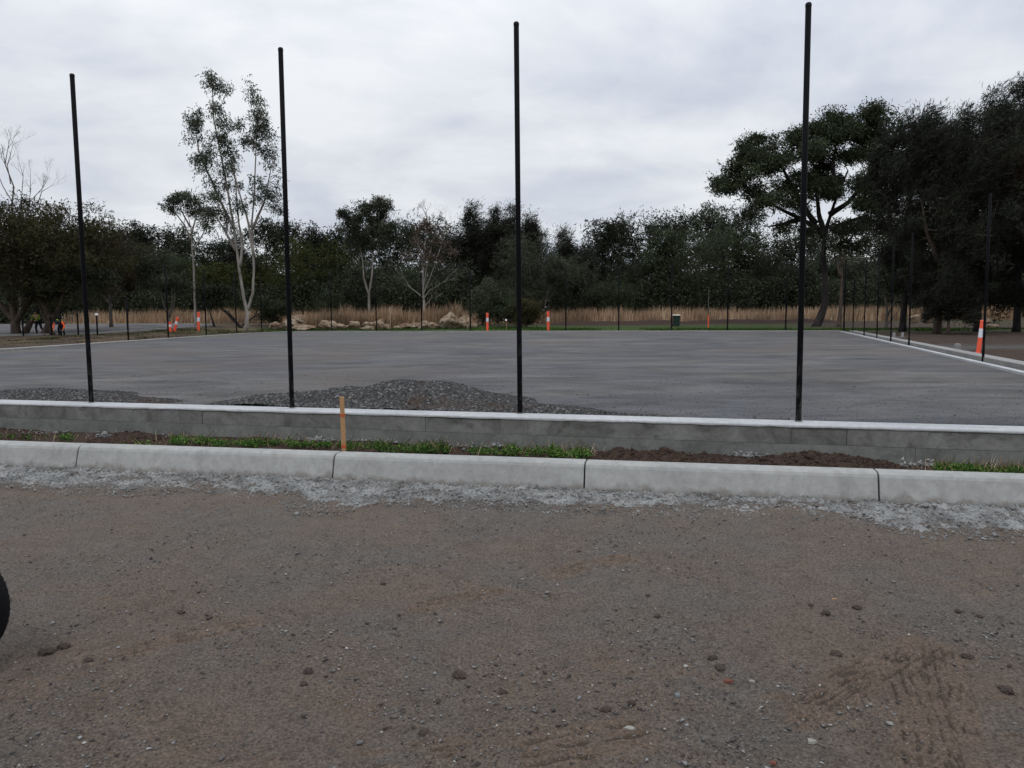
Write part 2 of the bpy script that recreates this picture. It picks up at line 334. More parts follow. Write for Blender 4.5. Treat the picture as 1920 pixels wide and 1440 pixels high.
# ------------------------------------------------------------------ ground: one sheet to the horizon, with the step under the wall
us = np.unique(np.concatenate([np.linspace(-1500, -120, 12), np.linspace(-120, -64, 15), np.linspace(-64, 64, 129), np.linspace(64, 120, 15), np.linspace(120, 1500, 12)]))
vs = np.concatenate([np.linspace(-1500, -60, 10), np.linspace(-50, 6, 15), [8.6], [8.62], np.arange(9.5, 130, 1.0), np.linspace(135, 300, 12), np.linspace(400, 2500, 8)])
U, Vv = np.meshgrid(us, vs, indexing='ij')
X = U * EW[0] + Vv * NW[0]; Y = U * EW[1] + Vv * NW[1]
Z = np.where(Vv < 8.61, -0.03, gz(X, Y) - 0.0)
court_poly = [(-19.3, 14.4), (-19.1, 57.5), (-17.6, 62.6), (20.7, 48.9), (7.1, 7.2)]
def in_poly(X, Y, P):
    r = np.ones_like(X, bool)
    for i in range(len(P)):
        a, b = P[i], P[(i + 1) % len(P)]
        r &= ((b[0] - a[0]) * (Y - a[1]) - (b[1] - a[1]) * (X - a[0])) <= 0
    return r
rough = (fbm(X, Y, 0.5, 4, 3) - 0.5) * 0.12 * smooth(Vv, 12, 20) * (1 - smooth(Vv, 150, 300))
Z = Z + np.where(in_poly(X, Y, [(-21.0, 10), (-21.0, 59), (-18.5, 65), (22.5, 51), (9.0, 5.0)]), 0, rough)
green = np.clip(smooth(fbm(X, Y, 0.12, 3, 8), 0.4, 0.55) * 0.35 + smooth(Y, 56, 61) * (1 - smooth(Y, 70, 76)) * smooth(X, -16, -10) * (1 - smooth(X, 22, 30)) * 0.95
                + (1 - smooth(np.abs(X + 23), 2, 5)) * smooth(Y, 25, 35) * (1 - smooth(Y, 56, 62)) * 0.35, 0, 1)
green *= np.where((X > 8) & (Y < 46), 0.12, 1)
straw = smooth(-X, 16, 20) * 0.5
straw2 = np.exp(-(((X + 23) / 4.0) ** 2 + ((Y - 54) / 6.0) ** 2)) * 0.7
path = np.exp(-((Y - 26.5 - 0.05 * (X - 15)) / 1.7) ** 2) * smooth(X, 13, 14)
g_ = mk('ground', np.stack([X, Y, Z], -1), grid(len(us), len(vs)), MT['soil'], smooth_=True,
        attrs=dict(green=green.ravel(), straw=straw.ravel(), straw2=straw2.ravel(), path=path.ravel()))
tag(g_, kind='structure')
# ------------------------------------------------------------------ dirt road, fine sheet near the camera
rowsY = [1.3]
while rowsY[-1] < 9.6: rowsY.append(rowsY[-1] + max(0.006, rowsY[-1] ** 2 / (773 * 1.6) * 0.95))
rowsY = np.array(rowsY); cols = np.linspace(-1.0, 1.0, 860)
Yr, Cr = np.meshgrid(rowsY, cols, indexing='ij'); Xr = Cr * (Yr * 0.85 + 1.6)
def tread(p0, p1, width, nl, seed, lug=0.07):
    a = atz(*p0, 0)[:2]; b = atz(*p1, 0)[:2]; d = (b - a); Ln = np.linalg.norm(d); d /= Ln; n = np.array([-d[1], d[0]])
    s = (Xr - a[0]) * d[0] + (Yr - a[1]) * d[1]; t = (Xr - a[0]) * n[0] + (Yr - a[1]) * n[1]
    env = smooth(s, -0.05, 0.08) * (1 - smooth(s, Ln - 0.1, Ln + 0.05)) * (1 - smooth(np.abs(t), width * 0.4, width * 0.55))
    env = env * smooth(fbm(Xr, Yr, 6, 3, seed), 0.22, 0.42)
    ph = t / (width / nl) + 0.9 * (fbm(Xr, Yr, 5, 3, seed + 2) - 0.5)
    gro = 0.5 + 0.5 * np.cos(2 * np.pi * ph); bar = 0.5 + 0.5 * np.cos(2 * np.pi * (s / lug + 0.5 * np.floor(ph)))
    brk = smooth(fbm(Xr, Yr, 14, 3, seed + 5), 0.38, 0.56); return env, env * np.maximum(gro ** 4 * brk, 0.35 * bar ** 4 * smooth(fbm(Xr, Yr, 20, 2, seed + 9), 0.45, 0.6))
Zr = (fbm(Xr, Yr, 0.8, 3, 11) - 0.5) * 0.05 + (fbm(Xr, Yr, 7, 4, 12) - 0.5) * 0.018 + (fbm(Xr, Yr, 45, 3, 13, 0.6) - 0.5) * 0.016
mud = np.zeros_like(Xr); damp = np.zeros_like(Xr)  # damp mask holds painted groove shade as well as dark soil lumps
TR = [((760, 1143), (960, 1105), 0.14, 3, 0.07), ((1020, 1082), (1185, 1045), 0.2, 4, 0.06), ((1560, 1300), (1760, 1205), 0.26, 5, 0.055), ((1770, 1500), (1700, 1225), 0.26, 6, 0.05), ((1500, 1330), (1700, 1230), 0.22, 6, 0.05), ((1820, 1500), (1760, 1215), 0.2, 5, 0.05),
      ((180, 1235), (500, 1165), 0.16, 3, 0.1), ((940, 1432), (1230, 1370), 0.3, 4, 0.09), ((640, 1440), (900, 1400), 0.16, 3, 0.1), ((1450, 1345), (1560, 1310), 0.3, 4, 0.06)]
for i, (a, b, wd, nl, lug) in enumerate(TR):
    en, tr = tread(a, b, wd, nl, 30 + i, lug); Zr = Zr - tr * 0.015 + en * 0.006 * (0.4 + 1.2 * fbm(Xr, Yr, 30, 2, 99)); mud = np.maximum(mud, en * 0.9); damp = np.maximum(damp, smooth(tr, 0.35, 0.8) * 0.9)  # tread grooves darkened in colour to stand in for their shade
for (px, py, r_) in [(120, 1215, 0.22), (1300, 1270, 0.3), (1150, 1240, 0.3), (700, 1320, 0.35), (60, 1290, 0.4), (1850, 1100, 0.3), (1760, 1300, 0.4), (1740, 1400, 0.35), (1640, 1260, 0.35), (1560, 1330, 0.25), (1900, 1075, 0.35), (1050, 1430, 0.5), (750, 1420, 0.4), (430, 1400, 0.45), (860, 1300, 0.3), (250, 1120, 0.25), (850, 1110, 0.3)]:
    q = atz(px, py, 0); mud = np.maximum(mud, 0.7 * np.exp(-(((Xr - q[0]) / r_) ** 2 + ((Yr - q[1]) / (r_ * 0.6)) ** 2)) * smooth(fbm(Xr, Yr, 8, 3, 77), 0.3, 0.6))
lumps = smooth(fbm(Xr, Yr, 9, 4, 21, 0.6), 0.66, 0.78); Zr += lumps * 0.007; damp = np.maximum(damp, lumps * 0.35)
damp = np.clip(damp, 0, 1)
r_ = mk('road', np.stack([Xr, Yr, Zr], -1), grid(*Xr.shape)[:, ::-1], MT['dirt'], smooth_=True, attrs=dict(mud=mud.ravel(), damp=damp.ravel())); tag(r_, kind='structure')
mb = MB()   # the rest of the dirt road, out of the frame
mb.add([K(-60, -40, -0.02), K(60, -40, -0.02), K(60, KV + 0.1, -0.02), K(-60, KV + 0.1, -0.02)], [(0, 1, 2, 3)])
o = mb.build('road_verge', MT['dirt']); tag(o, kind='structure')
# ------------------------------------------------------------------ kerb of the road (rounded top, leaning face, cut joints)
KH = 0.255
prof = [(0.0, -0.06), (0.0, 0.005), (0.058, 0.212), (0.072, 0.236), (0.098, 0.251), (0.13, KH), (0.235, KH), (0.25, 0.245), (0.25, -0.06)]
def kerb_u(px, py): q = atz(px, py, KH - 0.002); return q[0] * EK[0] + q[1] * EK[1]
js = [kerb_u(176, 830), kerb_u(637, 848), kerb_u(1103, 858), kerb_u(1640, 880)]
sp = (js[3] - js[0]) / 3
joints = [js[0] - sp * k for k in range(9, 0, -1)] + js + [js[3] + sp * k for k in range(1, 9)]
mb = MB(); rng = np.random.default_rng(5)
for a, b in zip(joints[:-1], joints[1:]):
    seg = np.linspace(a + 0.007, b - 0.007, 9); n = len(prof); dz = rng.normal(0, 0.0015)
    V = [K(u, KV + p[0], p[1] + (dz if p[1] > 0 else 0)) for u in seg for p in prof]
    Fs = [(i * n + k, (i + 1) * n + k, (i + 1) * n + k + 1, i * n + k + 1) for i in range(8) for k in range(n - 1)]
    Fs += [tuple(range(n)), tuple(8 * n + k for k in range(n - 1, -1, -1))]
    mb.add(V, Fs)
o = mb.build('kerb', MT['kerb']); tag(o, kind='structure')
bv = o.modifiers.new('bevel', 'BEVEL'); bv.width = 0.004; bv.segments = 1; bv.limit_method = 'ANGLE'; bv.angle_limit = rad(60)
mb = MB(); mb.box(-28, 16, KV + 0.105, KV + 0.235, -0.05, 0.18, lambda v: K(*v)); o = mb.build('kerb_core', MT['clod']); tag(o, kind='structure')

# ------------------------------------------------------------------ retaining wall
wall = empty('retaining_wall', W(0, 8.6, 0), 'low grey cast concrete retaining wall with a pale flat top running across behind the kerb', 'wall')
wl = np.array(wall.location)
def TW(v): q = W(*v); return (q[0] - wl[0], q[1] - wl[1], q[2] - wl[2])
def wall_u(px, py, z=0.42):
    q = atz(px, py, z); return q[0] * EW[0] + q[1] * EW[1]
def slab(name, u0, u1, v0, v1, z0, z1, mat, seed, amp=0.003, nz=8):
    nu = max(8, int((u1 - u0) / 0.06)); uu = np.linspace(u0, u1, nu); zz_ = np.linspace(z0, z1, nz)
    A, B = np.meshgrid(uu, zz_, indexing='ij'); Vp = v0 + (fbm(A, B * 2, 3.0, 4, seed) - 0.5) * 2 * amp
    P = np.stack([A * EW[0] + Vp * NW[0] - wl[0], A * EW[1] + Vp * NW[1] - wl[1], B - wl[2]], -1).reshape(-1, 3)
    Fg = [tuple(f) for f in grid(nu, nz)]
    mbx = MB(); mbx.add(P, Fg)
    e0, e1 = u0, u1
    mbx.add([TW(v) for v in [(e0, v0, z0), (e0, v1, z0), (e0, v1, z1), (e0, v0, z1), (e1, v0, z0), (e1, v1, z0), (e1, v1, z1), (e1, v0, z1)]],
            [(0, 3, 2, 1), (4, 5, 6, 7), (3, 7, 6, 2), (0, 1, 5, 4)])
    return mbx.build(name, mat, wall)
uj = [WALL_U0] + [wall_u(x, y) for x, y in [(213, 800), (312, 800), (708, 812), (880, 812), (1500, 830), (1618, 832)]] + [WALL_U1]
for i, (a, b) in enumerate(zip(uj[:-1], uj[1:])):
    slab('upper_panel', a + 0.002, b - 0.002, WV0 + 0.012 + (0.0, 0.006, 0.002, 0.008, 0.0, 0.007, 0.003)[i], WV1 - 0.02, 0.246, 0.418, MT['wall'], 40 + i)
ul = [WALL_U0] + [wall_u(x, y, 0.2) for x, y in [(224, 805), (1732, 860)]] + [WALL_U1]
for i, (a, b) in enumerate(zip(ul[:-1], ul[1:])):
    slab('footing_panel', a + 0.002, b - 0.002, WV0 + 0.010 - 0.006 * (i == 1), WV1 - 0.02, -0.1, 0.243, MT['wall_low'], 60 + i)
mb = MB(); mb.box(WALL_U0, WALL_U1, WV0 + 0.03, WV1 - 0.03, 0.2, 0.419, lambda v: TW(v)); mb.build('core', MT['clod'], wall)
nu = 500; uu = np.linspace(WALL_U0, WALL_U1, nu); Pv = []
cp = [(WV0 + 0.004, 0.42), (WV0, 0.432), (WV0 + 0.006, 0.445), (WV0 + 0.022, 0.45), (WV1 - 0.02, 0.452), (WV1, 0.445), (WV1, 0.30)]
for u in uu:
    wob = (float(fbm(np.array(u), np.array(0.0), 1.2, 3, 9)) - 0.5) * 0.012; jag = (float(fbm(np.array(u), np.array(3.0), 9, 3, 19)) - 0.5) * 0.014
    for k, (v, z) in enumerate(cp): Pv.append(TW((u, v + (wob if k < 4 else 0), z + (jag if k == 0 else 0))))
mk('coping', Pv, grid(nu, len(cp)), MT['coping'], wall)

# ------------------------------------------------------------------ earth strip between kerb and wall, with dug-loam mounds
uu = np.linspace(-14, 10, 1100); vv = np.linspace(KV + 0.235, WV0 + 0.03, 70)
A, B = np.meshgrid(uu, vv, indexing='ij')
# rear edge follows the wall, front edge the kerb
T = (B - vv[0]) / (vv[-1] - vv[0])
kx = A * EK[0] + (KV + 0.24) * NK[0]; ky = A * EK[1] + (KV + 0.24) * NK[1]
wy = (WV0 + 0.02 - kx * NW[0]) / NW[1]
SX = kx; SY = ky * (1 - T) + wy * T
SZ = 0.085 + (fbm(SX, SY, 2.2, 4, 50) - 0.5) * 0.07 + (fbm(SX, SY, 22, 3, 51, 0.6) - 0.5) * 0.03
def mound(px, py, t, h, rx, ry, seed, Xg, Yg, base):
    q = aty(px, py, t) if False else atz(px, py, h)
    e_ = np.exp(-(((Xg - q[0]) / rx) ** 2 + ((Yg - q[1]) / ry) ** 2)) * (0.55 + 0.9 * fbm(Xg, Yg, 9, 4, seed, 0.65))
    return e_ * (h - base)
loam = np.zeros_like(SX)
for i, (px, py, h, rx, ry) in enumerate([(232, 818, 0.17, 0.35, 0.25), (270, 822, 0.14, 0.3, 0.2), (1160, 845, 0.19, 0.25, 0.3), (1250, 846, 0.21, 0.22, 0.3), (1330, 856, 0.15, 0.25, 0.25),
                                         (1520, 855, 0.21, 0.28, 0.3), (1600, 861, 0.2, 0.25, 0.3), (1450, 862, 0.15, 0.25, 0.2), (1660, 872, 0.14, 0.15, 0.2), (30, 816, 0.13, 0.35, 0.2)]):
    dm = mound(px, py, 0, h, rx, ry, 80 + i, SX, SY, 0.08); SZ = SZ + dm; loam = np.maximum(loam, dm)
o = mk('earth_strip', np.stack([SX, SY, SZ], -1), grid(*SX.shape), MT['loam'], smooth_=False); tag(o, kind='structure')
# ------------------------------------------------------------------ spilt mortar along the kerb foot
edge_px = [(-200, 905), (0, 912), (60, 918), (130, 925), (200, 930), (330, 928), (430, 930), (530, 940), (560, 962), (640, 964), (700, 945), (800, 948), (900, 955), (1050, 962), (1200, 966), (1330, 975), (1500, 976), (1600, 980), (1660, 995), (1720, 1008), (1820, 1014), (1920, 1022), (2150, 1040)]
eu, ed = [], []
for q in edge_px:
    p = atz(*q, 0); eu.append(p[0] * EK[0] + p[1] * EK[1]); ed.append(KV - (p[0] * NK[0] + p[1] * NK[1]))
uu = np.linspace(-9, 8, 1500); dd = np.linspace(-0.02, 1.25, 120)
A, D = np.meshgrid(uu, dd, indexing='ij'); ext = np.interp(A, eu, ed)
MX = A * EK[0] + (KV - D) * NK[0]; MY = A * EK[1] + (KV - D) * NK[1]
ext = ext * (0.85 + 0.5 * (fbm(MX, MY, 3, 3, 90) - 0.4))
h1 = fbm(MX, MY, 10, 5, 91, 0.62); h2 = np.abs(fbm(MX, MY, 30, 3, 92, 0.6) - 0.5)
env = 1 - smooth(D / np.maximum(ext, 0.05), 0.55, 1.15)
h3 = fbm(MX, MY, 55, 2, 97)
MZ = -0.03 + env * (0.034 + 0.07 * (h1 - 0.40) + 0.085 * (0.15 - h2) + 0.04 * (h3 - 0.5)) + 0.004 * np.exp(-D / 0.12) * smooth(fbm(MX, MY, 2, 2, 95), 0.4, 0.6)
o = mk('spilt_mortar', np.stack([MX, MY, MZ], -1), grid(*MX.shape)[:, ::-1], MT['mortar'], smooth_=False)
tag(o, 'rough crumbled grey mortar spilt along the foot of the kerb', 'spilt mortar', kind='stuff')
# ------------------------------------------------------------------ court
cz = 0.425
mb = MB(); mb.add([(x, y, cz) for x, y in [(-19.1, 15.0), (6.9, 7.85), (20.6, 48.8), (-17.55, 62.4), (-18.95, 57.5)]], [(0, 1, 2, 3, 4)])
mb.v[0] = (*W(-23, WV1 - 0.005)[:2], cz); mb.v[1] = (*W(5.2, WV1 - 0.005)[:2], cz)
mb.v[0] = (-19.1, (WV1 - 0.005 + 19.1 * NW[0]) / NW[1], cz); o = mb.build('court', MT['court']); tag(o, kind='structure')
def kerb_line(name, P, wd, h, mat, z0=0.3, dz=0.0):
    mbk = MB()
    for a, b in zip(P[:-1], P[1:]):
        a = np.array(a, float); b = np.array(b, float); d = b - a; Ln = np.linalg.norm(d); d /= Ln; n = np.array([-d[1], d[0]])
        segs = max(1, int(Ln / 3)); 
        for k in range(segs):
            s0, s1 = Ln * k / segs + 0.004, Ln * (k + 1) / segs - 0.004 + (0.01 if k == segs - 1 else 0)
            q = [(s0, 0), (s0, wd), (s1, wd), (s1, 0)]
            lo = [(*(a + d * s + n * t), z0) for s, t in q]; hi = [(*(a + d * s + n * (t * 0.96 + wd * 0.02)), h + dz) for s, t in q]
            mbk.add(lo + hi, [(4, 7, 6, 5), (0, 4, 5, 1), (1, 5, 6, 2), (2, 6, 7, 3), (3, 7, 4, 0)])
    o = mbk.build(name, mat); tag(o, kind='structure'); return o
kerb_line('court_edge', [(-19.3, 14.8), (-19.12, 57.5), (-17.6, 62.6), (20.75, 48.95)], 0.55, 0.50, MT['edge'])
rp0, rp1 = np.array([20.62, 48.7]), np.array([7.4, 8.0])
kerb_line('court_gutter', [tuple(rp0), tuple(rp1)], 0.16, 0.475, MT['coping'])
nn = np.array([(rp1 - rp0)[1], -(rp1 - rp0)[0]]); nn = nn / np.linalg.norm(nn) * -1
off = np.array([0.93, -0.30]) * 1.0
kerb_line('court_gutter_bed', [tuple(rp0 + off * 0.16), tuple(rp1 + off * 0.16)], 0.16, 0.435, MT['wall_low'])
kerb_line('court_side_edge', [tuple(rp0 + off * 0.56), tuple(rp1 + off * 0.56)], 0.38, 0.50, MT['edge'], dz=0.002)
# second court far left
lc = [atz(-160, 634, 0.45), atz(0, 627, 0.5), atz(140, 624, 0.55), atz(230, 617, 0.7), atz(292, 613, 0.8)]
LCN = [(-60, 50), (-38, 52.5), (-30.2, 56), (-27.6, 64), (-26.8, 70)]; LCF = [(-60, 80), (-38, 76), (-32, 75), (-28, 72), (-27.0, 70.4)]
mb = MB(); n = len(LCN)
mb.add([(x, y, float(gz(x, y)) + 0.05) for x, y in LCN] + [(x, y, float(gz(x, y)) + 0.05) for x, y in LCF], [(i, i + 1, n + i + 1, n + i) for i in range(n - 1)])
o = mb.build('far_court', MT['court']); tag(o, kind='structure')
def edge3(name, P, wd, mat):
    mbk = MB()
    for a, b in zip(P[:-1], P[1:]):
        a = np.array(a, float); b = np.array(b, float); d = b - a; d /= np.linalg.norm(d); n2 = np.array([-d[1], d[0]]) * wd
        q = [a, b, b + n2, a + n2]; mbk.add([(*p, float(gz(*p)) - 0.1) for p in q] + [(*p, float(gz(*p)) + 0.11) for p in q], [(4, 5, 6, 7), (0, 1, 5, 4), (1, 2, 6, 5), (2, 3, 7, 6), (3, 0, 4, 7)])
    o = mbk.build(name, mat); tag(o, kind='structure')
edge3('far_court_edge', LCN, 0.3, MT['edge']); edge3('far_court_back_edge', LCF, 0.3, MT['edge'])
# ------------------------------------------------------------------ loose stones
def stones(P, size, rng, flat=0.5):
    n = len(P); base = np.array([(1, 0, 0), (0, 1, 0), (-1, 0, 0), (0, -1, 0), (0, 0, 1), (0, 0, -1)], float)
    Fb = np.array([(0, 1, 4), (1, 2, 4), (2, 3, 4), (3, 0, 4), (1, 0, 5), (2, 1, 5), (3, 2, 5), (0, 3, 5)])
    V = base[None] * rng.uniform(0.55, 1.25, (n, 6, 1)) + rng.normal(0, 0.16, (n, 6, 3))
    V *= size[:, None, None] * np.stack([rng.uniform(0.6, 1.3, n), rng.uniform(0.5, 1.0, n), flat * rng.uniform(0.4, 1.2, n)], 1)[:, None]
    th = rng.uniform(0, 2 * np.pi, n); ph = rng.normal(0, 0.3, n)
    c, s = np.cos(th)[:, None], np.sin(th)[:, None]; x, y, z = V[..., 0], V[..., 1], V[..., 2]
    cp_, sp_ = np.cos(ph)[:, None], np.sin(ph)[:, None]; y, z = y * cp_ - z * sp_, y * sp_ + z * cp_
    V = np.stack([x * c - y * s, x * s + y * c, z], -1) + P[:, None]
    Fs = (Fb[None] + 6 * np.arange(n)[:, None, None]).reshape(-1, 3)
    return V.reshape(-1, 3), Fs
rng = np.random.default_rng(7)
def road_z(x, y):
    return (fbm(x, y, 0.8, 3, 11) - 0.5) * 0.05 + (fbm(x, y, 7, 4, 12) - 0.5) * 0.018
n = 95000; yy = 1.8 + 6.2 * rng.random(n) ** 1.15; xx = rng.uniform(-1, 1, n) * (yy * 0.8 + 1.2)
dens = 0.16 + 0.84 * smooth(fbm(xx, yy, 1.6, 4, 33), 0.48, 0.66)
for (px_, py_, r_) in [(735, 1205, .28), (640, 1190, .2), (1640, 1355, .22), (1560, 1330, .2), (1230, 1180, .35), (1300, 1290, .3), (900, 1345, .3), (1350, 1400, .35), (480, 1210, .3), (130, 1280, .3), (1850, 1200, .4), (350, 1010, .4), (1000, 1260, .3)]:
    q_ = atz(px_, py_, 0); dens = np.maximum(dens, 1.6 * np.exp(-((xx - q_[0]) ** 2 + (yy - q_[1]) ** 2) / r_ ** 2))
keep = (rng.random(n) < dens * 0.75) & (xx * NK[0] + yy * NK[1] < KV - 0.12)
xx, yy = xx[keep], yy[keep]; n = len(xx); sz = np.clip(0.0044 * np.exp(rng.normal(0.0, 0.52, n)), 0.0026, 0.016)
V, Fs = stones(np.stack([xx, yy, road_z(xx, yy) + sz * 0.35 + 0.001], 1), sz, rng, 0.45)
o = mk('road_gravel', V, Fs, MT['pebble'], rnd=np.repeat(rng.random(n) ** 1.3, 8)); tag(o, 'loose grey stone chips scattered over the brown dirt road', 'gravel', kind='stuff')
# mortar crumbs
n = 26000; au = rng.uniform(-8, 7, n); ex = np.interp(au, eu, ed); dd_ = ex * rng.random(n) * 1.08
xx = au * EK[0] + (KV - dd_) * NK[0]; yy = au * EK[1] + (KV - dd_) * NK[1]; sz = np.minimum(0.0055 * np.exp(rng.normal(0, 0.6, n)), 0.03)
V, Fs = stones(np.stack([xx, yy, 0.006 + 0.055 * fbm(xx, yy, 10, 3, 91) * (1 - dd_ / np.maximum(ex, .05) * 0.8)], 1), sz, rng, 0.8)
o = mk('mortar_crumbs', V, Fs, MT['mortar']); tag(o, 'small grey mortar crumbs strewn over the spill below the kerb', 'mortar crumbs', kind='stuff')
# gravel heap behind the wall
uu = np.linspace(-11.5, 5.2, 620); vv = np.linspace(WV1 - 0.002, WV1 + 3.4, 130); A, B = np.meshgrid(uu, vv, indexing='ij')
HX = A * EW[0] + B * NW[0]; HY = A * EW[1] + B * NW[1]
def heap(px, h, ru, dv, rv):
    q = aty(px, 750, 10); k = (WV1 + dv) / (q[0] * NW[0] + q[1] * NW[1]); q = q[:2] * k; u0 = q @ EW
    return h * np.exp(-((A - u0) / ru) ** 2 * 1.1 - ((B - WV1 - dv) / rv) ** 2)
hh = heap(770, 0.275, 1.0, 1.2, 0.85) + heap(860, 0.12, 0.7, 0.9, 0.8) + heap(600, 0.13, 0.8, 0.6, 0.55) + heap(480, 0.09, 0.6, 0.35, 0.45) + heap(1010, 0.10, 0.6, 0.4, 0.4) + heap(1090, 0.05, 0.35, 0.25, 0.25) \
    + heap(120, 0.10, 0.9, 0.75, 0.7) + heap(10, 0.07, 0.8, 0.6, 0.6) + heap(250, 0.07, 0.7, 0.4, 0.35) + heap(-200, 0.1, 1.2, 0.6, 0.6) + heap(1200, 0.03, 0.6, 0.2, 0.2) + heap(1450, 0.03, 0.35, 0.15, 0.15)
HZ = cz - 0.02 + hh * (0.8 + 0.45 * fbm(HX, HY, 2.5, 3, 70)) + (hh > 0.01) * (fbm(HX, HY, 24, 3, 71, 0.6) - 0.5) * 0.03
o = mk('gravel_heap', np.stack([HX, HY, HZ], -1), grid(*HX.shape), MT['heapstone'], smooth_=False, rnd=np.clip(rng.random((len(uu) - 1) * (len(vv) - 1)) ** 1.6, 0, 1))
tag(o, 'long low heap of dark crushed rock spread on the court behind the wall', 'gravel heap')
ok = np.argwhere(hh > 0.018); sel = ok[rng.integers(0, len(ok), 42000)]
P = np.stack([HX[sel[:, 0], sel[:, 1]], HY[sel[:, 0], sel[:, 1]], HZ[sel[:, 0], sel[:, 1]]], 1) + rng.normal(0, 0.012, (len(sel), 3)) * [1, 1, 0.3]
sz = 0.0062 * np.exp(rng.normal(0, 0.42, len(P))); V, Fs = stones(P, sz, rng, 0.75)
o2 = mk('loose_stones', V, Fs, MT['heapstone'], parent=o, rnd=np.repeat(rng.random(len(P)) ** 1.3, 8)); o2['kind'] = 'stuff'
# scattered chips on the near court
n = 9000; au = rng.uniform(-12, 8, n); bv_ = WV1 + 0.05 + 6 * rng.random(n) ** 2.2; xx = au * EW[0] + bv_ * NW[0]; yy = au * EW[1] + bv_ * NW[1]
k = in_poly(xx, yy, court_poly); xx, yy = xx[k], yy[k]; sz = 0.006 * np.exp(rng.normal(0, 0.4, len(xx)))
V, Fs = stones(np.stack([xx, yy, np.full(len(xx), cz + 0.003)], 1), sz, rng, 0.6)
o = mk('court_gravel', V, Fs, MT['heapstone'], rnd=np.repeat(rng.random(len(xx)), 8)); tag(o, 'fine stone chips scattered on the near edge of the court', 'gravel', kind='stuff')
# loam crumbs on the strip mounds
ok = np.argwhere(loam > 0.02); sel = ok[rng.integers(0, len(ok), 5000)]
P = np.stack([SX[sel[:, 0], sel[:, 1]], SY[sel[:, 0], sel[:, 1]], SZ[sel[:, 0], sel[:, 1]]], 1)
V, Fs = stones(P, 0.011 * np.exp(rng.normal(0, 0.5, len(P))), rng, 0.9); o = mk('loam_crumbs', V, Fs, MT['loam']); tag(o, 'dark brown crumbs of dug earth heaped between kerb and wall', 'dug earth', kind='stuff')
# pale concrete rubble at the foot of the wall
P = []
for (px, py, sp_) in [(80, 813, 60), (200, 818, 30), (290, 822, 40), (590, 826, 30), (612, 826, 25), (700, 822, 40), (745, 820, 15), (860, 838, 60), (930, 834, 20), (1390, 850, 30), (1420, 856, 30), (1715, 873, 25), (1740, 870, 10)]:
    for _ in range(70):
        q = atz(px + rng.normal(0, sp_ * 0.5), py + rng.normal(0, 2), 0.10); P.append((q[0], min(q[1], (WV0 - q[0] * NW[0]) / NW[1] - 0.02), 0.10 + abs(rng.normal(0, 0.018))))
P = np.array(P); V, Fs = stones(P, 0.012 * np.exp(rng.normal(0.2, 0.5, len(P))), rng, 0.8); o = mk('mortar_rubble', V, Fs, MT['mortar']); tag(o, 'pale grey mortar droppings at the foot of the retaining wall', 'mortar rubble', kind='stuff')

# ------------------------------------------------------------------ leaf quads
def quads(Cn, A_, ln, B_, wd):     # diamond leaves: centre, axis, length, side, width
    n = len(Cn); V = np.stack([Cn - A_ * ln[:, None] * 0.5, Cn + B_ * wd[:, None] * 0.5, Cn + A_ * ln[:, None] * 0.5, Cn - B_ * wd[:, None] * 0.5], 1)
    return V.reshape(-1, 3), np.arange(4 * n).reshape(n, 4)
def unit(v): return v / (np.linalg.norm(v, axis=-1, keepdims=True) + 1e-9)
def blades(X_, Y_, Z_, h, wd, rng, lean=0.15, wind=(0, 0)):
    n = len(X_); B0 = np.stack([X_, Y_, Z_], 1); th = rng.uniform(0, 2 * np.pi, n); sd_ = np.stack([np.cos(th), np.sin(th), np.zeros(n)], 1) * wd[:, None] * 0.5
    tp = B0 + np.stack([rng.normal(wind[0], lean, n) * h, rng.normal(wind[1], lean, n) * h, h], 1)
    mid_ = B0 * 0.5 + tp * 0.5 + np.stack([np.zeros(n), np.zeros(n), h * 0.06], 1)
    V = np.stack([B0 - sd_, B0 + sd_, mid_ + sd_ * 0.8, tp, mid_ - sd_ * 0.8], 1).reshape(-1, 3)
    return V, np.arange(5 * n).reshape(n, 5)
# weeds on the strip
Pw = []; hw = []
for (x0, x1, y0, y1, n) in [(20, 60, 812, 822, 120), (60, 140, 816, 822, 80), (110, 130, 812, 822, 120), (320, 400, 816, 830, 900), (400, 500, 822, 834, 700), (500, 545, 822, 834, 350), (545, 600, 828, 836, 160),
                             (600, 640, 826, 836, 120), (648, 720, 824, 842, 1100), (720, 840, 828, 846, 1700), (880, 960, 832, 850, 1000), (960, 1040, 830, 852, 1500), (1040, 1105, 838, 855, 800), (1755, 1830, 868, 884, 900), (1830, 1990, 872, 888, 1700), (230, 290, 826, 834, 70), (-60, 20, 812, 820, 120)]:
    px = rng.uniform(x0, x1, n); px = px[rng.random(n) < 0.12 + 0.8 * smooth(fbm(px, px * 0, 0.045, 3, 58), 0.38, 0.58)]; py = y0 + (y1 - y0) * np.clip(rng.normal(0.66, 0.2, len(px)), 0.2, 1)
    for a, b in zip(px, py):
        zc = 0.095 + 0.05 * rng.random() * (0.5 + fbm(np.array(a), np.array(0.), 0.03, 2, 59)); q = atz(a, b, zc); vmax = (WV0 - 0.03 - q[0] * NW[0]) / NW[1]; vmin = (KV + 0.27 - q[0] * NK[0]) / NK[1]
        Pw.append((q[0], min(max(q[1], vmin), vmax), zc))
Pw = np.array(Pw); P3 = np.repeat(Pw, 3, 0) + rng.normal(0, 0.022, (len(Pw) * 3, 3)) * [1, 1, 0.6]; n = len(P3)
A_ = unit(rng.normal(0, 1, (n, 3)) * [1, 1, 0.5] + [0, 0, 0.3]); B_ = unit(np.cross(A_, unit(rng.normal(0, 0.4, (n, 3)) + [0, 0, 1])))
V, Fs = quads(P3, A_, rng.uniform(0.02, 0.045, n), B_, rng.uniform(0.012, 0.028, n))
